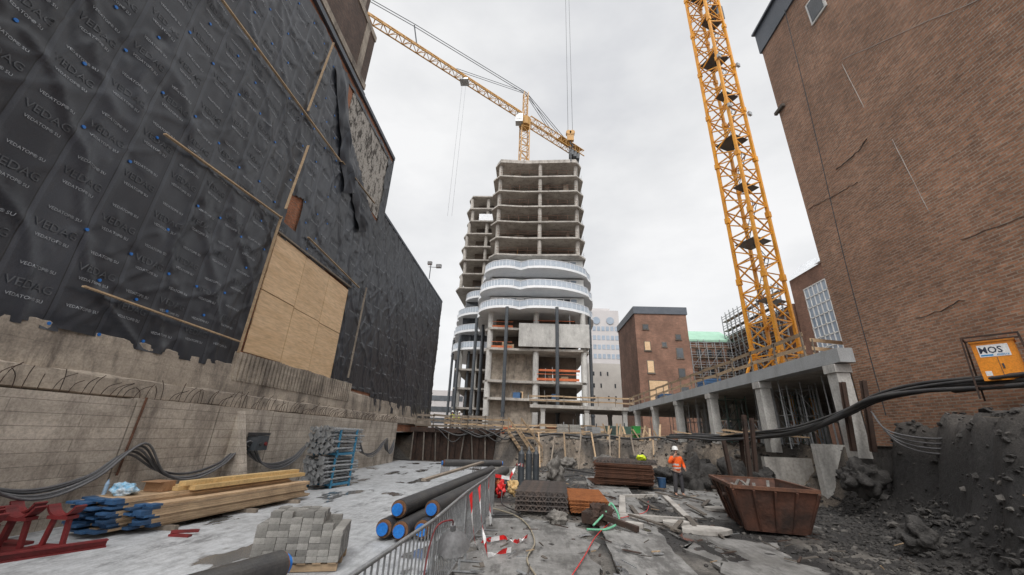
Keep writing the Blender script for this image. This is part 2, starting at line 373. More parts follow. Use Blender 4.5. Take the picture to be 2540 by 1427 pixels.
sheet('concrete_floor',[(-9.5,-2),(-1.5,-2),(-1.6,8),(-1.5,16),(-2.4,24),(-2.6,30.5),(-9.5,30.5)],.03,m_slab)
sheet('concrete_path',[(1.25,1),(2.5,1),(2.9,9),(5.2,24.2),(3.2,24.2),(1.6,9)],.045,m_slab2)
sheet('concrete_floor',[(3.15,6),(4.9,5.6),(5.4,10.4),(3.5,10.9)],.035,m_slab2,rag=.5)
sheet('concrete_path',[(4.6,13),(8.2,12.6),(8.8,18.5),(7.2,22),(6.0,19.0),(5.0,18.8)],.03,m_slab2,rag=.4)
sheet('concrete_floor',[(-1.2,6),(1.1,5),(1.35,11.5),(-1.1,11.8)],.02,m_slab2,rag=.5)
for a,b_ in (((2.75,12.9),(3.55,16.5)),((3.6,16.6),(5.0,17.2)),((4.5,12.6),(5.3,17.0)),((2.6,12.6),(4.4,12.4))):
    k=MB();k.beam((a[0],a[1],.06),(b_[0],b_[1],.06),.2,.12);o=k.obj('concrete_kerb',m_conc);tag(o,"grey concrete kerb edging the black soil bed","kerb","kerbs round the soil bed")

# ================================================================ LEFT BUILDING (bitumen)
BX=-9.9
NAILS=[]
for j in range(16):
    for i in range(46):
        y=-4.9+i*1.0+R.uniform(-.12,.12)+(j%2)*.5;z=3.9+j*1.05+R.uniform(-.18,.18)
        if R.random()<.72: NAILS.append((y,z))
from collections import defaultdict
NG=defaultdict(list)
for n_ in NAILS: NG[(int(n_[0]//1.5),int(n_[1]//1.5))].append(n_+(R.random()*6,))
def rid(n,wd): return max(0.,1-abs(n)/wd)
def bdisp(y,z):
    d=.07*(.5+vn(y*.45,z*.4,1.))
    wy=y+.35*vn(y*.7,z*.7,31.);wz=z+.35*vn(y*.7,z*.7,37.)
    d+=.055*rid(vn(wy*.55+wz*.35,wz*.2-wy*.12,6.),.15)**1.6
    d+=.035*rid(vn(wy*1.1-wz*.6,wz*.35,16.),.11)**1.5
    d+=.045*rid(vn(wy*1.9+wz*.3,wz*.5,26.),.12)*max(0,vn(y*.3,z*.3,40.)+.1)*2
    d+=.010*vn(y*3.2,z*1.4,3.)
    gy=int(y//1.5);gz=int(z//1.5)
    for a in (-1,0,1):
        for b_ in (-1,0,1):
            for ny,nz,ph in NG.get((gy+a,gz+b_),()):
                dy=y-ny;dz=z-nz;r=math.hypot(dy,dz)
                if r<.9:
                    an=math.atan2(dz,dy);e=math.exp(-r*r/.03)
                    cs=max(0.,math.cos(4*an+ph)+.3*math.cos(7*an+ph*2))**2
                    d=d*(1-.7*e)+.045*cs*math.exp(-r/.24)*(1-e)
    fy=y-math.floor(y); d+=.012*(1 if fy<.12 else 0)
    return max(d,.0)
def hole(y,z):
    if 12.55<y<18.8 and 3<z<8.95+(y-12.5)*.03: return True
    if 13.9<y<20.6 and z>max(14.2,17.9-(y-13.9)*.62) and z<19.1: return True
    if 12.75<y<13.6 and 9.55<z<10.9+(y-12.7)*.3: return True
    if z<3.78+.12*vn(y*.7,0,2.)+.08*vn(y*3,1.,2.)+(.35 if 19<y<24 else 0)-(.6 if y>24 else 0): return True
    return False
bld=thing('sheeted_building',"tall building side wrapped in wrinkled black bitumen sheeting above bare concrete","building",(-12,10,0))
def P0(o): o.location=(12,-10,0);return o
def topz(y): return 19.65 if y<21.4 else 15.3
mb=MB();st=.08;ny=int((39.4+1)/st);nz=int(16.3/st);idx={}
for i in range(ny):
    for j in range(nz):
        y=-1+i*st;z=3.1+j*st
        if z+st>topz(y+.01)+.02 or hole(y+st/2,z+st/2): continue
        q=[]
        for a,b_ in ((0,0),(1,0),(1,1),(0,1)):
            k=(i+a,j+b_)
            if k not in idx:
                yy=-1+k[0]*st;zz=3.1+k[1]*st
                idx[k]=len(mb.v);mb.v.append((BX+.03+bdisp(yy,zz),yy,zz))
            q.append(idx[k])
        mb.f.append(tuple(q));mb.m.append(0)
P0(mb.obj('bitumen_sheet',m_bit,bld,True))
mb=MB()
mb.box(-32,-8,2.0,BX,21.4,19.7);mb.box(-32,21.4,2.0,BX,39.4,15.3)
P0(mb.obj('wall',m_brickO,bld))
mb=MB();mb.box(-30,-8,19.7,BX+.0,16.1,24.5);mb.box(-30,-8,24.5,BX-.25,15.1,46);P0(mb.obj('upper_wall',m_brickL,bld))
mb=MB()
for z in (20.3,24.2): mb.box(BX-.05,-8,z,BX+.06,16.12,z+.4)
for y in (2.5,6.6,10.7,14.9): mb.box(BX-.05,y,20.7,BX+.05,y+.45,24.2)
for z in (28.5,32.7): mb.box(BX-.3,-8,z,BX-.18,15.12,z+.4)
for y in (2.5,6.6,10.7,14.3): mb.box(BX-.3,y,24.6,BX-.2,y+.4,28.5)
P0(mb.obj('concrete_frame',m_oldconc,bld))
mb=MB();mb.box(BX-.3,16.12,19.71,BX+.12,21.5,19.95);mb.box(BX-.3,21.42,15.31,BX+.1,39.5,15.5);mb.box(BX-.1,-8,19.66,BX+.16,16.1,19.95);mb.box(BX-.5,21.4,16,BX+.1,21.48,19.7);P0(mb.obj('roof_edge_flashing',m_slate,bld))
mb=MB();mb.box(BX,15.2,14.5,BX+.035,21.0,19.3);P0(mb.obj('plaster_patch',m_plaster,bld))
mb=MB();n=40
for s_,(y0,z0,y1,z1,dep) in enumerate(((13.6,18.9,16.6,13.6,.8),(15.6,15.9,18.9,12.6,.7))):
    b0=len(mb.v)
    for i in range(n+1):
        t=i/n;yc=y0+(y1-y0)*t;zc=z0+(z1-z0)*t
        for k in range(7):
            u=k/6-.5
            mb.v.append((BX+.12+dep*(.35+.5*abs(math.sin(t*9+k)))*(.3+t)*(.6-abs(u))+.1*vn(t*6,k*.9,s_),yc+u*(.9+.4*vn(t*5,0,s_)),zc+u*.6+.12*vn(t*8,k,2.)))
    for i in range(n):
        for k in range(6): mb.f.append((b0+i*7+k,b0+i*7+k+1,b0+(i+1)*7+k+1,b0+(i+1)*7+k));mb.m.append(0)
P0(mb.obj('torn_sheet',m_bit,bld,True))
for i in range(3):
    for j in range(2):
        mb=MB();y0=12.62+i*2.06;z0=4.42+j*2.3-.05*i;mb.box(BX+.05,y0,z0,BX+.085+.006*((i+j)%2),y0+2.03,z0+2.27+.05*i*j);o=P0(mb.obj('plywood_panel',m_ply,bld))
mb=MB();mb.beam((BX+.1,12.5,9.05),(BX+.1,18.9,9.2),.12,.06);P0(mb.obj('timber_batten',m_woodG,bld))
for a,b_ in (((7.5,9.1),(12.4,9.55)),((12.35,9.6),(12.2,4.3)),((7.3,4.75),(12.1,4.65)),((12.45,19.2),(12.1,14.6)),((12.7,13.3),(12.45,10.0)),((7.2,14.2),(15.2,14.5)),((15.3,14.6),(19.5,14.9)),((14.2,9.7),(19.6,9.45)),((20.5,9.8),(20.3,4.6))):
    mb=MB();mb.beam((BX+.24,a[0],a[1]),(BX+.24,b_[0],b_[1]),.035,.09,up=(1,0,0));P0(mb.obj('timber_batten',m_wood if a[0]<16 else m_woodG,bld))
mb=MB();yy=12.4
while yy<21:
    mb.box(BX+.0,yy,3.45,BX+.14,yy+.13,4.38+.06*vn(yy,0,0));yy+=.22
mb.box(BX-.01,12.3,3.4,BX+.07,21,4.36);P0(mb.obj('ribbed_concrete_strip',m_oldconc,bld))
near=[n_ for n_ in NAILS if not hole(*n_) and 3.9<n_[0]<22 and n_[1]<19];near.sort(key=lambda q:q[0]);near=near[:100]
cap=MB();cap.cyl((0,0,0),(.02,0,0),.038,8);capo=None
for ny_,nz_ in near:
    if capo is None:
        capo=cap.obj('fastener_cap',m_blueC,bld);o=capo
    else:
        o=capo.copy();C.objects.link(o);o.parent=bld
    o.location=(12+BX+.04+bdisp(ny_,nz_),ny_-10,nz_)
mb=MB()
for i in range(-1,38):
    for j in range(24):
        yc=i+.56;zc=4.2+j*.62+.25*((i*7)%3)/3
        if hole(yc,zc) or hole(yc+.35,zc) or hole(yc-.35,zc) or hole(yc,zc+.4) or zc>topz(yc)-.8: continue
        fn=lambda a,b_:(BX+.046+bdisp(yc+a,zc+b_),yc+a,zc+b_)
        if j%2==0 or yc<14: text(mb,'VEDATOP® SU',.092,fn,0)
        if (i+j)%2==0 and yc<22:
            fn=lambda a,b_:(BX+.046+bdisp(yc+a,zc+.2+b_),yc+a,zc+.2+b_)
            text(mb,'VEDAG',.24,fn,1)
P0(mb.obj('printed_lettering',[m_txtG,m_txtD],bld))
mb=MB()
n=220
prof=[(-9.9,2.5),(-9.62,2.62),(-9.66,3.0),(-9.79,3.05),(-9.82,3.9),(-9.9,4.0)]
for i in range(n+1):
    y=-4+i*43.4/n
    for k,(x,z) in enumerate(prof): mb.v.append((x+.045*fr(y*1.1,k*.8,2.,4),y,z+.05*vn(y*.9,k,4.)))
for i in range(n):
    for k in range(5): mb.f.append((i*6+k,(i+1)*6+k,(i+1)*6+k+1,i*6+k+1));mb.m.append(0)
o=mb.obj('concrete_plinth',m_oldconc);tag(o,"rough stained concrete plinth under the black sheeting","plinth")
rw=thing('retaining_wall',"board-marked concrete retaining wall with bent rusty starter bars","retaining wall",(-9.6,12,0))
def P1(o): o.location=(9.6,-12,0);return o
mb=MB();yc=-4
while yc<28.6:
    ye=min(yc+2.62,28.7);mb.box(-10.1,yc,0,-9.42,ye-.02,2.58+.05*vn(yc,3,3));yc+=2.64
P1(mb.obj('wall',m_form,rw))
mb=MB()
for y in (12.6,): mb.add([(-9.42,y,0),(-8.6,y,0),(-9.42,y+.35,0),(-8.6,y+.35,0),(-9.42,y,2.5),(-9.42,y+.35,2.5)],[(0,1,4),(2,5,3),(1,3,5,4),(0,4,5,2),(0,2,3,1)])
P1(mb.obj('buttress',m_form,rw))
mb=MB()
for i in range(130):
    y=4+i*.19+R.uniform(-.05,.05);h=R.uniform(.2,.5);l=R.uniform(-.3,.3);f_=R.uniform(0,.3)
    mb.tube([(-9.55,y,2.5),(-9.53+f_*.3,y+l*.3,2.6+h*.6),(-9.5+f_,y+l,2.6+h)],.008,5,0,3)
o=P1(mb.obj('starter_bar',m_rustD,rw));o["kind"]="stuff"
def cable(name,pts,r,m,label,cat='cable',grp=None,n=7):
    mb=MB();mb.tube(pts,r,n,0,7);o=mb.obj(name,m,smooth=True);return tag(o,label,cat,grp)
anch=[3,6.2,9.3,13,17,21.5,26,28]
for k in range(5):
    pts=[]
    for a,b_ in zip(anch,anch[1:]):
        zt=1.35+.06*k;sag=.55+.1*k+.1*vn(a,k,0)
        pts+=[(-9.32+.04*k,a+.05*k,zt-.1*(a==3)),(-9.3+.05*k,a+(b_-a)*.25,zt-sag*.75),(-9.28+.05*k,a+(b_-a)*.5,zt-sag),(-9.3+.05*k,a+(b_-a)*.78,zt-sag*.7)]
    pts.append((-9.35,28.2,1.5))
    cable('power_cable',pts,.026,m_rubber if k%2 else m_cableG,"thick black power cable draped in loops along the retaining wall",'cable','cables on the retaining wall')
for y in (9.3,):
    mb=MB();mb.beam((-9.38,y,.9),(-9.38,y+.05,2.62),.05,.02);tag(mb.obj('cable_strap',m_rust),"dark red strap hanging over the retaining wall","strap")
mb=MB();mb.box(-9.36,13.3,1.3,-9.0,13.9,1.75);mb.box(-9.34,13.25,1.76,-9.02,13.95,1.85,1);mb.cyl((-9.0,13.5,1.5),(-8.95,13.5,1.5),.06,8,1);mb.cyl((-9.0,13.75,1.5),(-8.95,13.75,1.5),.06,8,2)
tag(mb.obj('power_distribution_box',[m_dark,m_blackpl,m_red]),"black power distribution box with red sockets fixed on the wall","power box")

# ================================================================ RIGHT BRICK BUILDING
rb=thing('brick_building',"tall blank brown brick side wall with cracks and pale stains","building",(20,5,3))
def P2(o): o.location=(-20,-5,-3);return o
mb=MB();mb.box(12.5,-10,2.2,34,15.7,22.4);P2(mb.obj('wall',m_brickR,rb))
mb=MB();mb.box(12.42,-10,22.4,34,15.8,23.9);mb.box(12.3,-10,23.9,34.1,15.9,24.02);P2(mb.obj('roof_cladding',m_slate,rb))
mb=MB();mb.box(12.36,15.2,18.0,12.5,15.86,18.16);P2(mb.obj('corner_ledge',m_concD,rb))
wn=MB();wn.box(12.44,11.6,19.9,12.56,12.5,21.2,0);wn.box(12.42,11.7,20.0,12.47,12.4,21.1,1);P2(wn.obj('window',[m_frame,m_glass],rb))
def crack(pts,wd,m=None):
    mb=MB()
    for (a,b_),(c,d) in zip(pts,pts[1:]):
        n=10
        for k in range(n):
            t0=k/n;t1=(k+1)/n
            j0=.09*vn(a+t0*9,b_*3,1.);j1=.09*vn(a+t1*9,b_*3,1.)
            mb.beam((12.497,a+(c-a)*t0,b_+(d-b_)*t0+j0),(12.497,a+(c-a)*t1,b_+(d-b_)*t1+j1),.012,wd*(.3+.7*R.random()),up=(1,0,0))
    P2(mb.obj('crack',m or m_concD,rb))
crack([(12.0,13.0),(12.5,12.8),(13.6,12.85)],.08);crack([(12.9,11.7),(14.2,11.9),(15.6,12.2)],.05);crack([(11,6.2),(12.5,6.1)],.04);crack([(8.5,7.7),(10.5,7.9)],.03)
crack([(11.9,16.8),(11.7,14.2)],.04,m_stone);crack([(11.2,12.2),(11.0,9.2)],.03,m_stone);crack([(7,13.6),(11.8,16.9)],.03,m_stone)
mb=MB();mb.tube([(12.4,14.6,3.2),(12.42,14.4,9),(12.42,13.9,16),(12.4,13.5,22.5)],.015,5);P2(mb.obj('downpipe_cable',m_dark,rb))

# ================================================================ DECK, BEAM AND COLUMNS
dk=thing('concrete_deck',"new concrete ground floor deck with grey edge beam under construction","deck",(14,30,2.3))
def P3(o): o.location=(-14,-30,-2.3);return o
mb=MB();mb.box(11.75,16.0,5.15,41,46,5.5);mb.box(0,46,5.1,41,56,5.45);P3(mb.obj('slab',m_conc,dk))
mb=MB();mb.box(11.2,14.4,5.0,11.74,46,5.52);P3(mb.obj('edge_beam',m_beamg,dk))
CY=[15.0,20.0,25.6,31.4,37.4,43.6]
mb=MB();mb.box(-.24,-.24,0,.24,.24,3.2);mb.box(-.3,-.3,2.9,.3,.3,3.2);col0=mb.obj('concrete_column',m_concL)
tag(col0,"square pale precast concrete column carrying the deck edge beam","column","columns under the deck edge");col0.location=(11.47,CY[0],1.78)
for y in CY[1:]:
    o=col0.copy();C.objects.link(o);o.location=(11.47,y,1.78)
for i,x in enumerate((17,22.5,28)):
    for y in (22,28,34,40,45.5):
        o=col0.copy();C.objects.link(o);o.location=(x,y,1.9)
for x in (1.5,6.5,10.8): 
    for y in (46.5,55):
        o=col0.copy();C.objects.link(o);o.location=(x,y,1.9)
pp=MB();pp.cyl((0,0,0),(0,0,1.7),.035,6);pp.cyl((0,0,1.6),(0,0,3.15),.025,6);pp.box(-.07,-.07,0,.07,.07,.01);pp.box(-.07,-.07,3.14,.07,.07,3.15)
po=pp.obj('steel_prop',m_steel);tag(po,"slim adjustable steel prop standing under the deck","prop","props under the deck");po.location=(13,18,1.95)
for i in range(60):
    o=po.copy();C.objects.link(o);o.location=(12.1+R.random()*7,17.0+R.random()*26,1.95)
for i,(x,y) in enumerate(((13.6,21.5),(13.2,27.5),(13.0,33.5),(15.8,24.5))):
    mb=MB()
    for a in (0,1.3):
        for c in (0,1.3): mb.cyl((x+a,y+c,1.95),(x+a,y+c,5.1),.04,6)
        for z in (2.2,3.6,4.9):
            mb.beam((x+a,y,z),(x+a,y+1.3,z),.04,.04);mb.beam((x,y+a,z),(x+1.3,y+a,z),.04,.04)
        for z in (2.2,3.6): mb.beam((x+a,y,z),(x+a,y+1.3,z+1.4),.03,.03);mb.beam((x,y+a,z),(x+1.3,y+a,z+1.4),.03,.03)
    tag(mb.obj('shoring_tower',m_greenM if i%2 else m_steel),"braced tubular shoring tower supporting the deck","shoring tower","shoring towers under the deck")
def guard(name,a,b_,z,label,m=None,step=2.0,h=1.05,planks=(.45,.95),grp='timber edge guardrails'):
    a=Vector((a[0],a[1],z));b_=Vector((b_[0],b_[1],z));L=(b_-a).length;n=max(1,round(L/step));d=(b_-a)/n
    g=thing(name,label,'guardrail',tuple(a),0,grp)
    mb=MB()
    for i in range(n+1): mb.beam(d*i,d*i+Vector((0,0,h+.05*R.random())),.06,.06)
    mb.obj('post',m_woodG,g)
    for p in planks:
        mb=MB()
        for i in range(n):
            o=Vector((0,0,R.uniform(-.05,.05)));o2=Vector((0,0,R.uniform(-.05,.05)));mb.beam(d*i+Vector((0,0,p))+o-d*.05,d*(i+1)+Vector((0,0,p))+o2+d*.05,.03,.16,0)
        mb.obj('rail_plank',m or m_wood,g)
guard('timber_guardrail',(11.35,16.3),(11.35,46),5.5,"timber edge guardrail with two planks along the deck")
guard('timber_guardrail',(11.7,46),(0,46.1),5.45,"timber edge guardrail with two planks along the deck")
guard('timber_guardrail',(14,20.5),(22,20.6),5.5,"raw timber guardrail at the foot of the tower crane",planks=(.3,.6,.95))
guard('timber_guardrail',(16.2,25),(21,25),6.2,"raw timber guardrail at the foot of the tower crane",planks=(.3,.6,.95))
guard('timber_guardrail',(12.4,17.2),(17.5,18.2),5.5,"raw timber guardrail at the foot of the tower crane",planks=(.3,.6,.95))
for i,(x,y,z,l,w_,h,m) in enumerate(((14,26,5.5,2,1.2,.5,m_yel),(13,34,5.5,2.4,1.4,.6,m_woodY),(12.8,40,5.5,1.5,1.2,1.0,m_blueE),(14.5,30.5,5.5,1.6,1.2,.35,m_yel),(13,22.5,5.5,1.8,1.2,.3,m_woodY),(12.4,37,5.5,1.5,1.6,.5,m_woodG),(12.3,28.5,5.5,1.3,1.0,.9,m_blueE))):
    mb=MB()
    for k in range(5): mb.box(0,0,k*h/5,l,w_,k*h/5+h/5-.03)
    mb.box(.1,-.02,-.0,.2,w_+.02,h*.99);o=mb.obj('formwork_stack',m);tag(o,"stack of formwork panels lying on the concrete deck","formwork");o.location=(x,y,z)
mb=MB()
mb.box(13.2,17.6,2.0,16.8,17.8,4.9)
for i in range(13): mb.box(13.2+i*.29,17.5,2.0,13.28+i*.29,17.6,5.0)
for z in (2.6,3.6,4.5): mb.box(13.1,17.42,z,16.9,17.5,z+.1,1)
tag(mb.obj('wall_formwork',[m_conc,m_woodY]),"wall shuttering with vertical soldiers under the deck","formwork")
for i in range(22):
    x=R.uniform(9.9,12.5);y=R.uniform(18.5,30);mb=MB();a=R.uniform(0,3.1);mb.beam((x-math.cos(a),y-math.sin(a),2.45),(x+math.cos(a)*1.2,y+math.sin(a)*1.2,2.5+R.uniform(.05,.35)),.16,.05);tag(mb.obj('timber_plank',m_wood if i%3 else m_woodG),"loose timber plank lying on the bank under the deck","plank","loose planks on the bank")

# ================================================================ LATTICE HELPERS & CRANES
def lattice(mb,a,b_,w_,n,rc,rd,rot=0.,tri=False,m=0,X=False):
    a=Vector(a);b_=Vector(b_);d=(b_-a).normalized();u=Vector((0,0,1))
    if abs(d.dot(u))>.95: u=Vector((math.cos(rot),math.sin(rot),0))
    e=d.cross(u).normalized();g=e.cross(d).normalized()
    if tri: cs=[e*(-w_/2),e*(w_/2),g*w_*.95]
    else: cs=[-e*w_/2-g*w_/2,e*w_/2-g*w_/2,e*w_/2+g*w_/2,-e*w_/2+g*w_/2]
    k=len(cs)
    for c in cs: mb.beam(a+c,b_+c,rc,rc,m)
    for i in range(n):
        p=a+(b_-a)*(i/n);q=a+(b_-a)*((i+1)/n);mid=(p+q)/2
        for j in range(k):
            c0=cs[j];c1=cs[(j+1)%k]
            mb.beam(p+c0,p+c1,rd,rd,m)
            if X: mb.beam(p+c0,mid+c1,rd,rd,m);mb.beam(mid+c1,q+c0,rd,rd,m)
            else:
                if (i+j)%2: mb.beam(p+c0,q+c1,rd,rd,m)
                else: mb.beam(p+c1,q+c0,rd,rd,m)
cr=thing('tower_crane',"orange-yellow lattice mast of a tower crane rising from the deck","tower crane",(17.5,28,5.5),math.radians(24))
mb=MB();lattice(mb,(0,0,0),(0,0,66),2.05,27,.21,.09,0,X=True)
for i in range(12):
    for a in (-1.02,1.02):
        for c in (-1.02,1.02): mb.box(a-.16,c-.16,5.5*i+2.6,a+.16,c+.16,5.5*i+3.1)
mb.obj('mast',m_yel,cr)
mb=MB()
for i in range(13):
    z=1.5+i*5; mb.box(-.9,-.9,z,.9,.1 if i%2 else .9,z+.06)
for i in range(26):
    z=i*2.5;s_=1 if i%2 else -1
    for dx in (-.2,.2): mb.beam((.4+dx,s_*.55,z),(.4+dx,-s_*.55+0,z+2.5),.04,.04)
    for k in range(8): t=k/8;mb.beam((.2,s_*.55*(1-2*t),z+2.5*t),(.6,s_*.55*(1-2*t),z+2.5*t),.03,.03)
mb.obj('ladder',m_dark,cr)
mb=MB()
for s_ in (-1,1):
    mb.beam((-3.0,s_*1.05,-.15),(3.0,s_*1.05,-.15),.3,.35);mb.beam((s_*1.05,-3.0,.2),(s_*1.05,3.0,.2),.3,.35)
for sx in(-1,1):
    for sy in (-1,1): mb.beam((sx*2.6,sy*1.05,.1),(sx*1.1,sy*1.05,2.6),.14,.14);mb.cyl((sx*1.05,sy*1.05,-3.4),(sx*1.05,sy*1.05,0),.16,8)
mb.obj('base_frame',m_yel,cr)
for z in (24.,30.):
    mb=MB();mb.box(-1.38,-1.45,z,-1.02,-1.25,z+.35);mb.obj('floodlight',m_steel,cr)
    mb=MB();mb.box(1.02,-1.45,z,1.38,-1.25,z+.35);mb.obj('floodlight',m_steel,cr)
mb=MB();mb.box(1.15,-.6,38.3,2.2,.6,40.2);mb.obj('control_cabinet',m_dark,cr)
pv=Vector((-2.2,63.3,65.));dr=Vector((-.764,-.645,0)).normalized()
fc=thing('tower_crane',"distant yellow hammerhead tower crane standing on the unfinished tower","tower crane",(pv.x,pv.y,49.3))
def P4(o): o.location=(-pv.x,-pv.y,-49.3);return o
mb=MB();lattice(mb,(pv.x,pv.y,30),(pv.x,pv.y,64),1.7,20,.18,.09,.3);P4(mb.obj('mast',m_yel2,fc))
mb=MB();lattice(mb,pv+dr*1,pv+dr*56,1.35,42,.17,.085,tri=True);P4(mb.obj('jib',m_yel2,fc))
mb=MB();lattice(mb,pv-dr*1,pv-dr*17.5,1.6,11,.17,.08);
mb.beam(pv-dr*17-Vector((0,0,-.8)),pv-dr*10-Vector((0,0,-.8)),1.8,.1);P4(mb.obj('counter_jib',m_yel2,fc))
ap=Vector((pv.x,pv.y,72.3))
mb=MB();lattice(mb,(pv.x,pv.y,65),ap,.9,5,.15,.08,.3);mb.cyl(pv-Vector((0,0,2.2)),pv-Vector((0,0,.2)),1.25,12);P4(mb.obj('tower_head',m_yel2,fc))
kk=pv+dr*26+Vector((0,0,5.2))
mb=MB();
for s_ in (-.25,.25):
    o_=Vector((.6*s_,-s_*.7,0))
    mb.beam(ap+o_,kk+o_,.09,.09);mb.beam(kk+o_,pv+dr*55+Vector((0,0,1.3))+o_,.09,.09);mb.beam(ap+o_,pv+dr*17+Vector((0,0,1.3))+o_,.07,.07);mb.beam(ap+o_,pv-dr*13+o_+Vector((0,0,.8)),.09,.09);mb.beam(ap+o_,pv-dr*8+o_+Vector((0,0,.8)),.09,.09)
mb.beam(kk,pv+dr*25+Vector((0,0,1.2)),.16,.16);P4(mb.obj('pendant_line',m_dark,fc))
mb=MB();q=pv-dr*16-Vector((0,0,1.6))
for i in range(3): c=q+dr*i*1.0;mb.box(c.x-.5,c.y-.9,c.z-.8,c.x+.4,c.y+.9,c.z+1.0)
P4(mb.obj('counterweight',m_dark,fc))
mb=MB();mb.box(pv.x-1.9,pv.y-1.9,pv.z-2.4,pv.x-.4,pv.y-.5,pv.z-.3,0);mb.box(pv.x-1.8,pv.y-1.93,pv.z-1.9,pv.x-.6,pv.y-1.9,pv.z-.8,1);P4(mb.obj('cab',[m_steel,m_glass],fc))
mb=MB();tr=pv+dr*15
for s_ in (-.35,.35): mb.cyl(tr+Vector((s_,0,-.3)),tr+Vector((s_,0,-30)),.022,4)
P4(mb.obj('hoist_rope',m_steel,fc))
mb=MB();mb.box(tr.x-.8,tr.y-.8,tr.z-.6,tr.x+.8,tr.y+.8,tr.z-.2);P4(mb.obj('trolley',m_steel,fc))
hk=thing('crane_hook_block',"yellow crane hook block hanging on long steel ropes","hook",(4.4,38,37))
mb=MB()
for x in (-.28,.28): mb.cyl((x,0,.6),(x*.8,0,42),.03,5)
mb.obj('hoist_rope',m_dark,hk)
mb=MB();mb.prism([(-.4,-.2),(.4,-.2),(.4,.2),(-.4,.2)],-.7,.5);mb.cyl((-.22,-.25,.5),(-.22,.25,.5),.33,12);mb.cyl((.22,-.25,.5),(.22,.25,.5),.33,12);mb.obj('pulley_block',m_yel2,hk)
mb=MB();mb.tube([(0,0,-.7),(0,0,-1.1),(.25,0,-1.3),(.2,0,-1.65),(-.1,0,-1.7),(-.2,0,-1.5)],.08,6)
for i in range(9): mb.box(-.06-.03*(i%2),-.06,-1.9-i*.25,.06+.03*(i%2),.06,-1.72-i*.25)
mb.obj('hook',m_dark,hk)

# ================================================================ MAIN TOWER
tw=thing('unfinished_tower',"unfinished concrete residential tower with bare floors and white curved balconies","tower",(1,66,2))
def P5(o): o.location=(-1,-66,-2);return o
FZ=[49.3,46.2,43.0,39.9,36.75,33.6,30.4]
def slabpoly(dx=0,x0=-7.3,x1=8.7,y0=57.6,y1=75):
    return [(x0+1.1,y0),(x0+5.4,y0+.35),(x1-1.1,y0),(x1+dx,y0+1.6),(x1+dx,y1),(x0-dx,y1),(x0-dx,y0+1.6)]
for i,z in enumerate(FZ):
    mb=MB();mb.prism(slabpoly(.25 if i>0 else 0),z-.27,z);o=P5(mb.obj('floor_slab',m_tconc,tw))
mb=MB();mb.prism([(x*1.0,y) for x,y in slabpoly(-.2)],49.32,49.7);P5(mb.obj('roof_upstand',m_tconc,tw))
for i,z in enumerate(FZ[1:]):
    h=2.84
    for x,y in ((-6.2,58.8),(1.1,58.5),(7.6,58.8),(8.0,66),(-6.6,66),(-6.6,73),(8.0,73)):
        mb=MB();mb.cyl((x,y,z),(x,y,z+h),.36 if y<60 else .33,10);P5(mb.obj('column',m_tconc,tw,True))
mb=MB();mb.box(-5.9,62.3,2,7.3,74,49.0);P5(mb.obj('core',m_partition,tw))
for z in FZ[1:]:
    for q in range(6):
        mb=MB();x=R.uniform(-6.5,7);wd=R.uniform(.3,1.6);yq=59.6+R.random()*1.5;mb.box(x,yq,z,x+wd,yq+.8,z+R.choice((.6,1.0,2.8,1.5)))
        P5(mb.obj('stored_material',m_partition if R.random()<.6 else m_woodG,tw))
mb=MB()
for z in FZ[1:]:
    for a in (.55,1.05): mb.beam((-6.2,57.7,z+a),(7.6,57.7,z+a),.03,.03);mb.beam((8.7,59.2,z+a),(8.7,74,z+a),.03,.03)
    for k in range(9): mb.beam((-6.0+k*1.7,57.7,z),(-6.0+k*1.7,57.7,z+1.1),.045,.045)
P5(mb.obj('edge_protection',m_rust,tw))
def lobe(cusps,sag,n=14):
    out=[]
    L=len(cusps)
    for i in range(L):
        a=Vector(cusps[i]);b_=Vector(cusps[(i+1)%L]);d=b_-a;nrm=Vector((d.y,-d.x)).normalized()
        for k in range(n):
            t=k/n;s_=(1-(2*t-1)**2)**.62*sag[i];p=a+d*t+nrm*s_;out.append((p.x,p.y))
    return out
def ring(mb,poly,z,th,ph,md=0,mp=1):
    mb.prism(poly,z,z+th,md)
    n=len(poly)
    cx=sum(p[0] for p in poly)/n;cy=sum(p[1] for p in poly)/n
    o1=[(x+(cx-x)*.012,y+(cy-y)*.012) for x,y in poly]
    inn=[(x+(cx-x)*.018,y+(cy-y)*.018) for x,y in poly]
    for i in range(n):
        j=(i+1)%n;a=o1[i];b_=o1[j];c=inn[j];d=inn[i]
        mb.add([(*a,z+th+.08),(*b_,z+th+.08),(*c,z+th+.08),(*d,z+th+.08),(*a,z+ph),(*b_,z+ph),(*c,z+ph),(*d,z+ph)],[(0,1,5,4),(2,3,7,6),(4,5,6,7)],mp)
        mb.beam((*a,z+ph+.03),(*b_,z+ph+.03),.09,.07,md)
    for i in range(0,n): a=o1[i];mb.beam((a[0],a[1],z+th),(a[0],a[1],z+ph+.03),.05,.05,md)
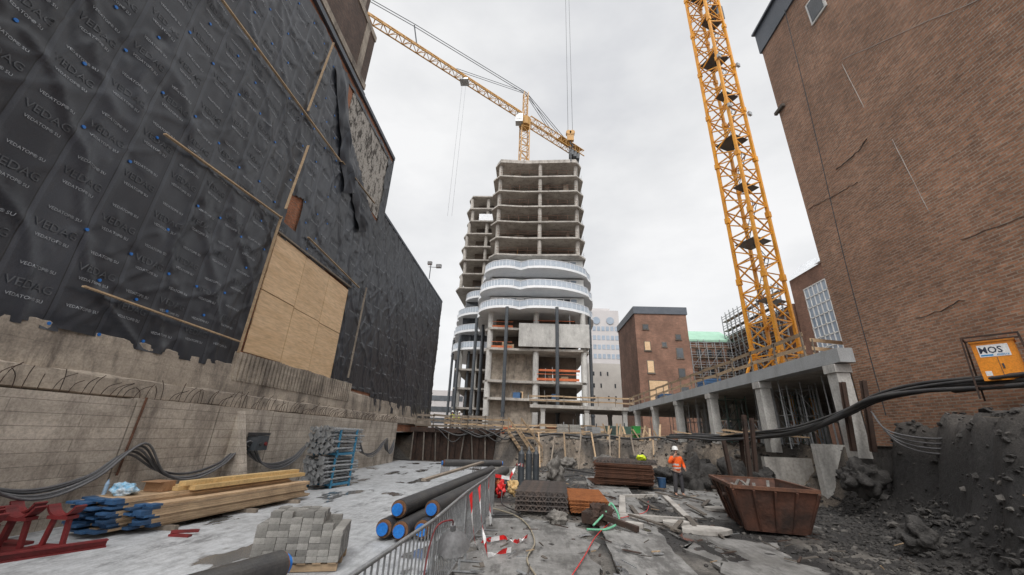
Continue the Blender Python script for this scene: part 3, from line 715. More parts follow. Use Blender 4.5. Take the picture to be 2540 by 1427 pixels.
for i,z in enumerate((26.9,23.5,20.2)):
    mb=MB();k=(i>0)*.6
    cs=[(-1.9,56.6-.2*k),(9.4+k*.3,60.5),(9.4+k*.3,74),(-8.0-k,75),(-7.9-k,60.5)]
    ring(mb,lobe(cs,[2.6,1.2,1,1.2,2.6]),z,.40,1.40);P5(mb.obj('balcony',[m_white,m_para],tw))
    gy=59.6
    for k2 in range(14):
        mb=MB();x0=-6.9+k2*1.1;wh=k2 in(0,4,9,13)
        mb.box(x0+.05,gy,z+.41,x0+1.05,gy+.05,z+3.1,1 if wh else 0)
        for e in (x0,x0+1.02): mb.box(e,gy-.05,z+.41,e+.08,gy-.001,z+3.1,1)
        mb.box(x0+.08,gy-.05,z+2.9,x0+1.02,gy-.001,z+3.1,1)
        P5(mb.obj('window',[m_glass if k2%3 else m_glassB,m_frame],tw))
    mb=MB();mb.box(-6.95,59.72,z+.41,-6.85,74,z+3.2,0);mb.box(8.45,59.72,z+.41,8.55,74,z+3.2,0);mb.box(-6.8,gy+.1,z+.41,8.4,gy+.14,z+3.2,0)
    P5(mb.obj('side_glazing',m_glass,tw))
for z,x0,x1 in ((17.6,-7.3,8.7),(14.4,-7.3,8.9),(9.6,-7.2,8.3),(7.1,-7.0,8.2)):
    mb=MB();mb.prism(slabpoly(0,x0,x1,57.4,74),z-.35,z);P5(mb.obj('floor_slab',m_tconc,tw))
mb=MB();mb.box(-1.9,57.1,14.6,8.8,57.38,18.2);mb.box(8.6,57.4,14.6,8.8,64,18.2);P5(mb.obj('precast_panel',m_concL,tw))
mb=MB();mb.box(-6.4,59.2,2,.3,59.5,9.2);mb.box(-6.4,60.5,9.8,.4,60.8,14.05);P5(mb.obj('shear_wall',m_oldconc,tw))
for x in (-6.4,.75,8.0):
    for z0,z1 in ((2,6.75),(7.1,9.25),(9.6,14.05),(14.4,17.25),(17.6,20.2)):
        mb=MB();mb.cyl((x,58.3,z0),(x,58.3,z1),.45,12);P5(mb.obj('column',m_concL,tw,True))
for x,z in ((-4.5,17.6),(3.5,17.9),(-4.5,14.4),(4,9.7),(4,2.2)):
    mb=MB();w_=3.2 if x>0 else 1.6
    mb.box(x-w_,57.9,z+.05,x+w_,57.94,z+.4);mb.box(x-w_,57.9,z+.95,x+w_,57.94,z+1.03);P5(mb.obj('safety_netting',m_netting,tw))
mb=MB();mb.box(1.2,58.5,11.2,7.4,58.8,11.5,0);P5(mb.obj('orange_beam',m_netting,tw))
for q in range(18):
    mb=MB();x=R.uniform(-6,7.5);z=R.choice((2,2,7.1,9.6,9.6,14.4,17.6));mb.beam((x,58+R.random()*1.5,z),(x+R.uniform(-.1,.1),58+R.random()*1.5,z+R.uniform(1,2.5)),.1,.1)
    P5(mb.obj('temporary_prop',m_steel,tw))
for q in range(14):
    mb=MB();x=R.uniform(-5,6);z=R.choice((2,7.1,9.6,14.4,17.6));mb.box(x,58.2,z,x+R.uniform(.4,1.5),59.1,z+R.uniform(.3,1.1));P5(mb.obj('stored_material',(m_woodG,m_wood,m_blueE,m_partition)[q%4],tw))
for q in range(9):
    mb=MB();x=R.uniform(-6,8);yq=R.uniform(50,56);
    for k in range(4): mb.box(x,yq,2.0+k*.3,x+R.uniform(.8,2.2),yq+1,2.27+k*.3)
    tag(mb.obj('material_stack',[m_woodG,m_blueE,m_concL,m_netting][q%4]),"stack of building material at the tower base","material stack","material at the tower base")
sc=MB();sc.cyl((0,0,0),(0,0,18.4),.26,12);sc.cyl((0,0,3),(0,0,3.3),.34,12)
s0=sc.obj('steel_column',m_dark);tag(s0,"dark blue-grey round steel column supporting the curved balconies","column","steel columns under the balconies");s0.location=(-3.75,55.6,1.9)
for x,y in ((3.8,55.3),(9.3,60),(9.4,68),(-9.2,62),(-9.0,70),(-8.6,66),(-12.4,76),(-16.3,79),(-14.2,74.5),(-16.8,86)):
    o=s0.copy();C.objects.link(o);o.location=(x,y,1.9)
t2=thing('unfinished_tower',"second stepped unfinished concrete tower with curved white balconies behind","tower",(-8,82,2))
def P6(o): o.location=(8,-82,-2);return o
z=53.6;i=0
while z>29:
    ex=[0,.4,.1,.6,.9,1.1,.8,1.3][min(i,7)]
    mb=MB();x0=-14.9-ex;mb.prism([(x0+.8,75),(-1,75),(-1,92),(x0,92),(x0-.3,77)],z-.3,z);P6(mb.obj('floor_slab',m_tconc,t2))
    for x,y in ((x0+1,76),(-10.5,76),(-7,76),(x0+1,84)):
        mb=MB();mb.cyl((x,y,z),(x,y,z+2.9),.4,8)
        if i>0: P6(mb.obj('column',m_tconc,t2,True))
    z-=3.25;i+=1
mb=MB();mb.box(-13.2,78.5,2,-2,90,53);P6(mb.obj('core',m_partition,t2))
mb=MB();mb.box(-12.4,75.4,47.2,-9,78,49.0);P6(mb.obj('tarpaulin',m_tarp,t2))
for k,(zz,xx) in enumerate(((28.2,-15.3),(24.6,-17.0),(21.0,-17.4),(17.4,-17.6))):
    mb=MB();ring(mb,lobe([(-9,74.2),(-2,76),(-2,92),(xx+1.6,92),(xx+1.4,79)],[.5,.2,.3,1.4,2.2]),zz,.45,1.55);P6(mb.obj('balcony',[m_white,m_para],t2))
    mb=MB();mb.box(xx+3,77,zz+.5,-2,77.2,zz+3.6);P6(mb.obj('glazing',m_glass,t2))
for z in (13.8,10.2,6.6):
    mb=MB();mb.prism([(-14.8,75),(-1,75),(-1,92),(-15.2,92),(-15.2,77)],z-.35,z);P6(mb.obj('floor_slab',m_tconc,t2))
for x in (-14,-11,-7.5):
    mb=MB();mb.cyl((x,75.8,2),(x,75.8,17.4),.45,10);P6(mb.obj('column',m_concL,t2,True))

# ================================================================ BACKGROUND BUILDINGS
def bwin(parent,x,y,z,w_,h,face='y',brd=False):
    mb=MB()
    mb.box(x,y-.06,z,x+w_,y+.02,z+h,0);mb.box(x+.12,y-.09,z+.12,x+w_-.12,y-.065,z+h-.12,1);mb.box(x-.08,y-.16,z-.14,x+w_+.08,y,z,0)
    return mb.obj('window',[m_woodM,m_ply if brd else m_glass],parent)
b1=thing('brick_building',"brown brick block with few windows and dark roof edge","building",(0,0,0))
mb=MB();mb.box(19.3,70,2,28.8,84,24.2);mb.obj('wall',m_brickF,b1)
mb=MB();mb.box(19.1,69.8,24.2,29.0,84.2,25.6);mb.obj('roof_cladding',m_slate,b1)
for x,z,w_,h,br in ((20.6,21.2,1.1,1,0),(20.6,17.2,1.2,1.8,1),(20.8,13.2,1.3,2.3,1),(26.2,16,1.3,1.9,0),(26.2,12.6,1.2,1.6,0),(26.4,19.4,1,1,0),(20.8,8.4,3.4,3.6,1),(26.2,8.4,1.5,2.6,0),(23.8,18,.9,.9,0)):
    bwin(b1,x,70,z,w_,h,'y',br)
b2=thing('scaffolded_building',"long building with pale green copper roof behind scaffolding","building",(0,0,0))
mb=MB();mb.box(28.9,80,2,42,94,21.5);mb.box(42,60.5,2,56,94,23.5);mb.obj('wall',m_brickF,b2)
mb=MB();mb.prism([(28.7,79.5),(42.3,79.5),(42.3,92),(28.7,92)],21.5,21.9);
mb.add([(28.7,79.6,21.9),(42.2,79.6,21.9),(42.2,86,25.4),(28.7,86,25.4),(28.7,92,21.9),(42.2,92,21.9)],[(0,1,2,3),(3,2,5,4),(0,3,4),(1,5,2)]);mb.obj('roof',m_green,b2)
for i in range(6):
    for j in range(5): bwin(b2,29.9+i*2.05,80,4.5+j*3.4,1.1,1.9)
def scaf(label,o,dx,n,nz,dep,bl=2.2,h=2.0):
    t=thing('scaffolding',label,'scaffolding',o)
    d=Vector(dx);e=Vector(dep);mb=MB();pb=MB()
    for i in range(n+1):
        for q in (Vector((0,0,0)),e): mb.beam(d*i*bl+q,d*i*bl+q+Vector((0,0,nz*h+1+R.random())),.13,.13)
    for j in range(1,nz+1):
        z=Vector((0,0,j*h))
        pb.beam(z+e*.5,z+e*.5+d*n*bl,.9,.14)
        for a in (.5,1.): mb.beam(z+Vector((0,0,a)),z+Vector((0,0,a))+d*n*bl,.08,.08)
        for i in range(n):
            if (i+j)%2==0: mb.beam(z+d*i*bl-Vector((0,0,h)),z+d*(i+1)*bl,.07,.07)
    mb.obj('tube_frame',m_steel,t);pb.obj('deck_board',m_woodG,t)
scaf("dense tube scaffolding in front of the green roofed building",(29.1,78.2,2),(1,0,0),8,9,(0,1.0,0),bl=1.6)
scaf("dense tube scaffolding standing along the side street facade",(40.6,60.8,2),(0,1,0),12,12,(1.0,0,0),bl=1.65)
b3=thing('brick_building',"brick building with large white grid window and tarpaulin roof","building",(0,0,0))
mb=MB();mb.box(42,40,2,56,60,27.2);mb.obj('wall',m_brickF,b3)
mb=MB();
for i in range(10):
    mb.v.extend([(41.6,41+i*2.1,27.2+.3*R.random()),(44.,41+i*2.1,29.6+1.2*vn(i*.9,0,0)),(48.,41+i*2.1,30.5+1.0*vn(i*.9,3,0)),(54,41+i*2.1,27.2)])
for i in range(9):
    for k in range(3): mb.f.append((i*4+k,i*4+k+1,i*4+k+5,i*4+k+4));mb.m.append(0)
mb.obj('roof_tarp',m_tarp,b3)
mb=MB();mb.box(41.9,52.6,13.8,41.98,57.2,24.6,1)
for i in range(6): mb.box(41.8,52.6+i*.9-.07,13.8,41.9,52.6+i*.9+.07,24.6,0)
for j in range(8): mb.box(41.8,52.5,13.8+j*1.54-.07,41.9,57.25,13.8+j*1.54+.07,0)
mb.obj('window',[m_frame,m_glassB],b3)
b4=thing('office_tower',"grey granite office tower with stepped top and round arched windows","office tower",(0,0,0))
mb=MB();mb.box(22,150,2,35,170,50.5);mb.box(35,151,2,42,170,41);mb.box(24,152,50.5,32,168,52);mb.obj('wall',m_pink,b4)
for j in range(11):
    for q in range(7):
        mb=MB();mb.box(22.7+q*1.75,149.9,5+j*3.7,22.7+q*1.75+1.2,149.96,6.8+j*3.7);mb.obj('window',m_glassB,b4)
mb=MB();mb.box(35.4,150.85,4,41.6,150.95,39.5);mb.obj('glass_front',m_glassB,b4)
for x in (26.0,31.5):
    mb=MB();mb.cyl((x,149.7,46.2),(x,149.88,46.2),1.5,20,0);mb.obj('round_window',m_glassB,b4)
b5=thing('stone_building',"pale stone building with rows of small dark windows","building",(0,0,0))
mb=MB();mb.box(16,108,2,31,120,21.5);mb.obj('wall',m_stone,b5)
for i in range(7):
    for j in range(4):
        if (i*3+j)%4: mb=MB();mb.box(17.2+i*1.9,107.93,8.5+j*3.2,17.6+i*1.9,107.99,9.6+j*3.2);mb.obj('window',m_glass,b5)
b6=thing('office_block',"low grey office block with dark window bands","building",(0,0,0))
mb=MB();mb.box(-34,120,2,-20,132,14);mb.obj('wall',m_pink,b6)
for j in range(3):
    mb=MB();mb.box(-33.5,119.9,4.5+j*3.2,-20.4,119.97,6+j*3.2);mb.obj('window_band',m_glass,b6)

# ================================================================ PLATFORM / BANK AREA
mb=MB()
for i in range(22):
    x=-9.2+i*.31; d=.12*(i%2)
    mb.box(x,32.3+d,-.1,x+.29,32.34+d,2.05);mb.box(x+.27,32.3,-.1,x+.31,32.46,2.05)
tag(mb.obj('sheet_pile_wall',m_rustD),"rusty steel sheet pile wall at the end of the pit","sheet pile wall")
mb=MB();mb.box(-9.4,31.9,2.05,-2.3,32.7,2.4);tag(mb.obj('waling_beam',m_rustD),"heavy rusty steel waling beam on top of the sheet piles","steel beam")
mb=MB()
for i in range(34): mb.box(-9.4+i*.22,32.75,2.3,-9.4+i*.22+.2,44,2.36+.01*(i%2))
tag(mb.obj('timber_platform',m_woodG),"timber plank platform behind the sheet piles","platform")
guard('timber_guardrail',(-9.3,33),(-2.2,33),2.36,"timber guardrail along the plank platform",m_woodG,1.4,1.1,(.2,.6,1.0))
guard('timber_guardrail',(-2.2,33),(.4,31.4),1.4,"timber handrail leading down from the platform",m_wood,1.4,1.1,(.5,1.0))
guard('timber_guardrail',(-8,38),(-2,39),2.36,"timber guardrail along the plank platform",m_wood,1.5,1.1,(.5,1.0))
guard('timber_guardrail',(1,38.5),(11,38.5),2.1,"timber guardrail in front of the tower base",m_wood,2,1.1,(.5,1.0))
guard('timber_guardrail',(-2,43),(11,44),2.1,"timber guardrail in front of the tower base",m_wood,2,1.1,(.3,.65,1.0))
st=thing('timber_stair',"rough timber site stair going down into the pit","stair",(-1.6,31.4,0))
for s_ in (0,.9):
    mb=MB();mb.beam((s_,0,2.3),(s_+1.6,-1.0,.3),.06,.22);mb.obj('stringer',m_wood,st)
mb=MB()
for i in range(8): t=(i+.5)/8;mb.box(1.6*t-.1,-1.0*t-.14,2.3-2.0*t,1.6*t+1.0,-1.0*t+.1,2.34-2.0*t)
mb.obj('tread',m_woodG,st)
for s_ in (-.05,.95):
    mb=MB();mb.beam((s_,0,3.3),(s_+1.6,-1.0,1.3),.04,.14);mb.beam((s_,0,2.3),(s_,0,3.35),.06,.06);mb.beam((s_+1.6,-1.0,.3),(s_+1.6,-1.0,1.35),.06,.06);mb.obj('handrail',m_wood,st)
for i in range(6):
    x=-9+R.random()*6.0
    cable('drain_hose',[(x,32.2,2.45),(x+.8,31.7,2.2),(x+1.9,31.6,1.4+.6*R.random()),(x+2.8,31.8,2.1),(x+3.6,32.2,2.5)],.04+.02*(i%2),m_blackpl,"black hose looping over the sheet pile wall",'hose','hoses at the sheet piles')
for i in range(7):
    mb=MB();x=-9+i*.95;mb.beam((x,31.5,0),(x+R.uniform(-.3,.3),32.0,2.1),.09,.09);tag(mb.obj('shoring_timber',m_woodM),"weathered timber prop leaning on the sheet piles","timber prop","timber props at the sheet piles")
def crate_machine(x,y,z,l,w_,h,m,name,label,cat,rz=0):
    t=thing(name,label,cat,(x,y,z),rz)
    mb=MB();mb.box(0,0,.15,l,w_,h);mb.obj('housing',m,t)
    mb=MB();mb.box(-.05,-.05,0,l+.05,w_+.05,.14);mb.obj('skid',m_dark,t)
    mb=MB()
    for k in range(5): mb.box(.15,-.02,.4+k*.12,l*.45,-.003,.45+k*.12)
    mb.obj('vent_grille',m_dark,t)
    mb=MB();mb.cyl((l*.8,w_*.5,h),(l*.8,w_*.5,h+.3),.05,8);mb.obj('exhaust_pipe',m_dark,t)
crate_machine(6.6,35,2.1,2.0,1.1,1.0,m_greenM,'generator',"dark green site generator on a skid","generator")
crate_machine(4.9,36,2.1,1.3,1.0,.9,m_steel,'compressor',"grey compressor standing on the bank","compressor")
bn=thing('wheeled_bin',"bright green wheeled waste bin on the bank","bin",(8.6,33.4,2.05))
mb=MB();mb.add([(-.22,-.25,.08),(.22,-.25,.08),(.22,.25,.08),(-.22,.25,.08),(-.29,-.34,1.0),(.29,-.34,1.0),(.29,.34,1.0),(-.29,.34,1.0)],[(0,3,2,1),(4,5,6,7),(0,1,5,4),(1,2,6,5),(2,3,7,6),(3,0,4,7)]);mb.obj('body',m_greenbin,bn)
mb=MB();mb.box(-.31,-.36,1.0,.31,.38,1.06);mb.obj('lid',m_greenbin,bn)
for x in (-.26,.22):
    mb=MB();mb.cyl((x,.28,.1),(x+.04,.28,.1),.1,10);mb.obj('wheel',m_dark,bn)
for i in range(14):
    mb=MB();x=5.8+R.random()*6;y=31.8+R.random()*3;mb.beam((x,y,2),(x+R.uniform(-.5,.5),y+.4,2.8+R.random()*.6),.15,.05);tag(mb.obj('timber_offcut',m_wood),"loose timber board leaning on the bank","board","loose boards on the bank")
for i in range(30):
    mb=MB();x=-1+R.random()*13;y=32.2+R.random()*4;a=R.uniform(-.5,.5);mb.beam((x-1.3,y-a,2.25+.1*R.random()),(x+1.3,y+a,2.3+.3*R.random()),.2,.08);tag(mb.obj('timber_plank',m_wood if i%2 else m_woodG),"loose timber plank lying on top of the bank","plank","loose planks on the bank")
for x in (2.2,3.2):
    mb=MB()
    for k in range(4): mb.box(x,32.6,2.0+k*.26,x+.9,33.2,2.24+k*.26)
    tag(mb.obj('concrete_block_stack',m_block),"stack of grey concrete blocks on the bank","block stack")
# timber shoring at the face of the bank
for i in range(9):
    mb=MB();x=.6+i*1.0+R.uniform(-.3,.3);mb.beam((x,29.9,.0),(x+R.uniform(-.3,.5),31.0,2.0+R.random()*.5),.1,.1);tag(mb.obj('shoring_timber',m_woodG if i%2 else m_wood),"rough timber prop leaning against the earth bank","timber prop","timber props at the earth bank")
pts=[(-2,32,2.15)]+[(-2+i*1.3,31.7+.3*math.sin(i*1.7),2.2+.12*math.sin(i*2.3)) for i in range(1,11)]
cable('drain_hose',pts,.08,m_blackpl,"long black hose lying along the top of the bank",'hose')
base_=[(12.0,8.2,3.75),(11.6,10,3.7),(11.3,11.8,3.72),(11.0,13.2,3.55),(10.8,14.6,3.1),(10.6,16.5,2.65),(10.5,19,2.45),(10.2,22,2.3),(9.9,25,2.35),(9.3,28,2.3)]
for k,(dx,dz,r) in enumerate(((0,0,.10),(.2,.05,.07),(-.16,-.03,.06),(.05,.15,.05),(-.1,.12,.045))):
    cable('pump_hose',[(x+dx+.08*math.sin(i*1.3+k),y,z_+dz+.05*math.sin(i+k*2)) for i,(x,y,z_) in enumerate(base_)],r,m_blackpl,"thick black hose running over the soil mound",'hose','hoses over the mound')
for k in range(4):
    cable('grey_cable',[(10.8,13.2,3.2),(10.3+.05*k,12.2,2.6-.1*k),(10.4,11.0,2.4-.12*k),(10.6,10.0,2.6-.1*k)],.022,m_cableG,"thin grey cable hanging down the mound",'cable','cables on the mound')
mb=MB();mb.cyl((11.9,11.6,3.8),(11.9,8.4,3.8),.16,12);tag(mb.obj('steel_pipe',m_rustD,smooth=True),"dark steel pipe lying on the mound beside the cabinet","pipe")

# ================================================================ CABINET
cb=thing('electrical_cabinet',"orange site electrical cabinet in a black tube frame with white sign","electrical cabinet",(11.7,10.1,3.55),math.radians(-52));cb.scale=(.70,.70,.82)
mb=MB();mb.box(-.5,-.3,.28,.5,.3,1.42);mb.box(-.54,-.34,1.42,.54,.34,1.47);mb.obj('housing',m_orange,cb)
mb=MB()
for x in (-.66,.66):
    for y in (-.45,.45): mb.beam((x*1.12,y*1.25,-.25),(x,y,1.6),.05,.05)
for z,k in ((.12,1.05),(1.6,1.0)):
    for y in (-.45,.45): mb.beam((-.66*k,y*k,z),(.66*k,y*k,z),.05,.05)
    for x in (-.66,.66): mb.beam((x*k,-.45*k,z),(x*k,.45*k,z),.05,.05)
mb.obj('tube_frame',m_rustD,cb)
mb=MB();mb.box(-.005,-.312,.32,.005,-.302,.96);mb.box(.05,-.33,.62,.09,-.302,.76);mb.obj('door_handle',m_dark,cb)
mb=MB();mb.box(-.38,-.312,.98,.34,-.302,1.34,0);text(mb,'MOS',.27,lambda a,b_:(a-.09,-.316,1.09+b_),1,.02);text(mb,'elektra',.1,lambda a,b_:(a+.16,-.3165,1.005+b_),2,.01);mb.box(-.35,-.3165,1.005,-.06,-.314,1.05,2)
mb.obj('sign',[m_whitetape,m_txtK,m_txtB],cb)
mb=MB();mb.box(-.4,-.308,.42,-.25,-.302,.56);mb.obj('warning_sticker',m_whitetape,cb)

# ================================================================ FOREGROUND
def plank(l,mend):
    mb=MB();mb.box(-.1,0,0,.1,l,.038,0);mb.box(-.101,-.004,-.001,.101,.2,.039,1);return mb.obj('timber_plank',[m_wood,m_blueE])
PX,PY=-8.6,8.0
pl0=plank(4.6,None);tag(pl0,"long rough timber plank with blue painted end in a stack","plank","stacked timber planks");pl0.location=(PX,PY,.12);ang=math.radians(-9);pl0.rotation_euler=(0,0,ang)
for j in range(13):
    for i in range(6):
        if i==0 and j==0: continue
        if j>9 and i>3: continue
        o=pl0.copy();C.objects.link(o)
        x=PX+i*.213+R.uniform(-.02,.02);y=PY+R.uniform(-.22,.22)+(.35 if i>3 else 0)
        o.location=(x,y,.12+j*.042);o.rotation_euler=(0,0,ang+R.uniform(-.008,.008))
for y in (.7,2.7,4.2):
    mb=MB();mb.box(PX-.15+.16*y,PY+y,.03,PX+1.35+.16*y,PY+y+.1,.119);tag(mb.obj('timber_bearer',m_woodG),"short timber bearer under the plank stack","bearer","bearers under the planks")
for i in range(4):
    mb=MB();mb.box(0,0,0,.19,3.6,.09);o=mb.obj('timber_beam',m_woodY);tag(o,"yellow squared timber beam lying on the plank stack","beam","yellow beams on the planks");o.location=(PX+.45+i*.23,PY+1+.2*i,.67);o.rotation_euler=(0,0,ang)
o.location=(PX+.75,PY+1.3,.762)
mb=MB();mb.box(0,0,0,.42,.3,.2);mb.box(.0,-.12,.19,.42,0,.2);o=mb.obj('cardboard_box',mat('cardboard',(.38,.21,.11),(.28,.16,.08),3,.8,.1));tag(o,"open brown cardboard box on the plank stack","box");o.location=(PX+.3,PY+.95,.67)
mb=MB();rock(mb,(0,0,.12),(.22,.16,.12),3.3,0,True,.6);o=mb.obj('plastic_bag',mat('blue_bag',(.10,.42,.68),(.7,.72,.74),7,.4,.6),smooth=True);tag(o,"crumpled blue and white plastic bag on the planks","bag");o.location=(PX+.35,PY+.45,.64)
mb=MB();mb.cyl((0,0,0),(0,0,.2),.035,10);mb.cyl((0,0,.2),(0,0,.26),.035,10,r2=.014);mb.cyl((0,0,.26),(0,0,.28),.015,8);o=mb.obj('water_bottle',mat('clear_blue',(.3,.42,.55),(.25,.36,.5),2,.15,0));tag(o,"clear plastic water bottle standing on the planks","bottle");o.location=(PX,PY+.4,.66)
rc=MB()
for x in (-.22,.22): rc.beam((x,0,.0),(x*.7,0,.55),.08,.06)
rc.box(-.34,-.13,0,.34,.13,.05);rc.box(-.22,-.11,.52,.22,.11,.58)
for k in range(9):
    t0=math.pi*(1.12+.76*k/9);t1=math.pi*(1.12+.76*(k+1)/9);rc.beam((.32*math.cos(t0),0,.88+.32*math.sin(t0)),(.32*math.cos(t1),0,.88+.32*math.sin(t1)),.22,.04)
r0=rc.obj('pipe_cradle',m_red);tag(r0,"dark red steel pipe cradle with curved saddle","pipe cradle","red pipe cradles");r0.location=(-8.0,7.25,.03);r0.scale=(.85,.85,.85)
for x,y in ((-8.45,7.0),(-8.85,7.35),(-8.3,6.4),(-8.7,6.6),(-8.95,6.9)):
    o=r0.copy();C.objects.link(o);o.location=(x,y,.03);o.rotation_euler=(0,0,R.uniform(-.2,.3))
mb=MB();mb.beam((-8.4,5.6,.14),(-7.3,7.5,.14),.12,.02);mb.beam((-8.4,5.6,.08),(-7.3,7.5,.08),.02,.1);mb.beam((-8.4,5.6,.04),(-7.3,7.5,.04),.12,.02);tag(mb.obj('steel_beam',m_red),"dark red steel beam lying on the floor","steel beam")
mb=MB();mb.box(-6.9,8.3,.03,-6.5,8.4,.07);mb.beam((-6.9,8.35,.1),(-6.5,8.55,.1),.06,.05);tag(mb.obj('steel_bracket',m_red),"small red steel bracket on the floor","bracket")
m_rackb=mat('rack_blue',(.05,.23,.38),(.04,.16,.27),4,.5,.2)
def rackobj(z,rz,y):
    t=thing('storage_rack',"blue steel storage rack stacked with galvanised props","rack",(-7.55,y,z),rz,"stacked prop racks")
    mb=MB()
    for x in (-.5,.5):
        for yy in (-.5,.5): mb.beam((x,yy,0),(x,yy,1.0),.06,.06)
        mb.beam((x,-.5,.12),(x,.5,.12),.06,.08)
    for yy in (-.5,.5): mb.beam((-.5,yy,.12),(.5,yy,.12),.06,.08)
    mb.obj('frame',m_rackb,t)
rackobj(.03,math.radians(-14),15.9);rackobj(1.06,math.radians(-12),15.9)
sp_=MB();sp_.cyl((0,-.95,0),(0,.95,0),.035,8);sp_.box(-.07,-.97,-.07,.07,-.95,.07);sp_.cyl((0,-.75,0),(0,-.68,0),.055,8);sp_.cyl((0,-.35,0),(0,-.25,0),.05,8);sp_.cyl((0,.6,0),(0,.7,0),.05,8);sp_.beam((-.05,-.9,-.05),(.06,-.9,.06),.02,.03)
p0=sp_.obj('steel_prop',m_steel);tag(p0,"short galvanised steel prop stacked in a blue rack","prop","props in the racks");first=True
for rk,(zb,rz) in enumerate(((.03,math.radians(-14)),(1.06,math.radians(-12)))):
    for j in range(8):
        for i in range(7):
            lx=-.42+i*.14+(.07 if j%2 else 0)+R.uniform(-.02,.02);lz=.2+j*.115+R.uniform(-.02,.02)
            if j==7 and R.random()<.4: continue
            if first: o=p0;first=False
            else: o=p0.copy();C.objects.link(o)
            ly=R.uniform(-.12,.12);r_=rz+R.uniform(-.08,.08)
            o.location=(-7.55+lx*math.cos(rz)-ly*math.sin(rz),15.9+lx*math.sin(rz)+ly*math.cos(rz),zb+lz);o.rotation_euler=(R.uniform(-.03,.03),R.uniform(0,3),r_)
BXc,BYc=-3.64,7.2
mb=MB()
for i in range(6): mb.box(-.62+i*.22,-.45,.0,-.5+i*.22,.45,.02)
for y in (-.42,0,.36): mb.box(-.62,y,-.1,.62,y+.08,-.001)
pa=mb.obj('wooden_pallet',m_wood);tag(pa,"worn wooden pallet under a pile of small concrete blocks","pallet");pa.location=(BXc,BYc,.14);pa.rotation_euler=(0,0,math.radians(15))
bl=MB();s_=.047
bl.box(-s_*1.62,-s_*1.1,0,s_*1.62,s_*1.1,.080);bl.box(-s_*1.5,-s_,.080,s_*1.5,s_,.084)
b0=bl.obj('paving_block',m_block);tag(b0,"small grey concrete block stacked on a pallet","concrete block","concrete blocks on the pallet");first=True
ca_,sa_=math.cos(math.radians(15)),math.sin(math.radians(15))
for j in range(8):
    for i in range(8):
        for k in range(8):
            if j>5 and (k>4 or i>5 or i<1): continue
            if j>6 and (i+k)%3==0: continue
            if j==5 and i==7: continue
            if 0<i<7 and 0<k<7 and j<6: continue
            lx=-.55+i*.157;ly=-.40+k*.108;lx+=R.uniform(-.005,.005);ly+=R.uniform(-.005,.005)
            if first:o=b0;first=False
            else: o=b0.copy();C.objects.link(o)
            o.location=(BXc+lx*ca_-ly*sa_,BYc+lx*sa_+ly*ca_,.162+j*.0855);o.rotation_euler=(0,0,math.radians(15)+R.uniform(-.03,.03))
def pipe(a,b_,r,label,grp):
    a=Vector(a);b_=Vector(b_);d=(b_-a).normalized();c=(a+b_)/2
    t=thing('insulated_pipe',label,'pipe',tuple(c),0,grp)
    mb=MB();mb.cyl(a-c+d*.10,b_-c-d*.10,r,28);o=mb.obj('outer_jacket',m_blackpl,t,False)
    for s_,e in ((1,a-c),(-1,b_-c)):
        mb=MB();mb.cyl(e+d*s_*.07,e+d*s_*.099,r*.92,24);mb.obj('foam_insulation',m_foam,t)
        mb=MB();mb.cyl(e+d*s_*.03,e+d*s_*.07,r*.68,24);mb.obj('steel_core',m_rust,t)
        mb=MB();mb.cyl(e-d*s_*.012,e+d*s_*.03,r*.66,24);mb.obj('end_cap',m_blueC,t)
PD="long black insulated pipe with blue end cap stacked on the floor"
for (x,y,z,dy) in ((-2.90,8.75,.24,0),(-2.53,8.65,.24,0),(-2.14,8.85,.24,.2),(-2.72,9.0,.555,.3),(-2.05,9.2,.555,.1)):
    pipe((x,y,z),(x+1.0+.1*dy,y+10.2+dy,z),.176,PD,"stacked insulated pipes")
pipe((-3.95,19.0,.78),(-1.3,20.4,.78),.15,"short black insulated pipe resting across the pipe stack",None)
pipe((-3.48,6.45,.24),(-5.1,2.2,.24),.19,"black insulated pipe lying near the concrete blocks",None)
pipe((-3.05,5.6,.2),(-4.6,1.8,.2),.14,"black insulated pipe lying near the concrete blocks",None)
for y in (10.2,13.5,16.8):
    mb=MB();x=-3.2+.11*(y-9);mb.box(x,y,.03,x+1.6,y+.12,.06);tag(mb.obj('timber_bearer',m_woodG),"timber bearer under the insulated pipes","bearer","bearers under the pipes")
mb=MB();mb.beam((-3.1,12.5,.75),(-1.9,17.2,1.0),.16,.06);tag(mb.obj('timber_plank',m_woodG),"weathered plank lying along the pipe stack","plank")
def barrier(x,y0,x1,y1):
    L=2.3;rz=math.atan2(x1-x,y1-y0)
    t=thing('crowd_barrier',"galvanised steel crowd control barrier standing in line","barrier",(x,y0,.03),-rz,"line of crowd barriers")
    mb=MB();mb.tube([(0,.0,.18),(0,0,1.0),(0,.06,1.09),(0,.14,1.1),(0,L-.14,1.1),(0,L-.06,1.09),(0,L,1.0),(0,L,.18)],.02,8,0,4);mb.cyl((0,0,.22),(0,L,.22),.016,8);mb.obj('frame',m_steel,t,True)
    mb=MB()
    for i in range(1,19): mb.cyl((0,i*L/19,.22),(0,i*L/19,1.09),.009,6)
    mb.obj('infill_bars',m_steel,t)
    for yy in (.25,L-.25):
        mb=MB();mb.beam((-.3,yy,.01),(.3,yy,.01),.05,.012);mb.beam((0,yy,.01),(0,yy,.22),.04,.02);mb.obj('foot',m_steel,t)
bp_=[(-1.25,2.9),(-1.1,5.2),(-1.08,7.55),(-.98,9.9),(-.98,12.2)]
for a,b_ in zip(bp_,bp_[1:]): barrier(a[0],a[1]+.03,b_[0],b_[1])
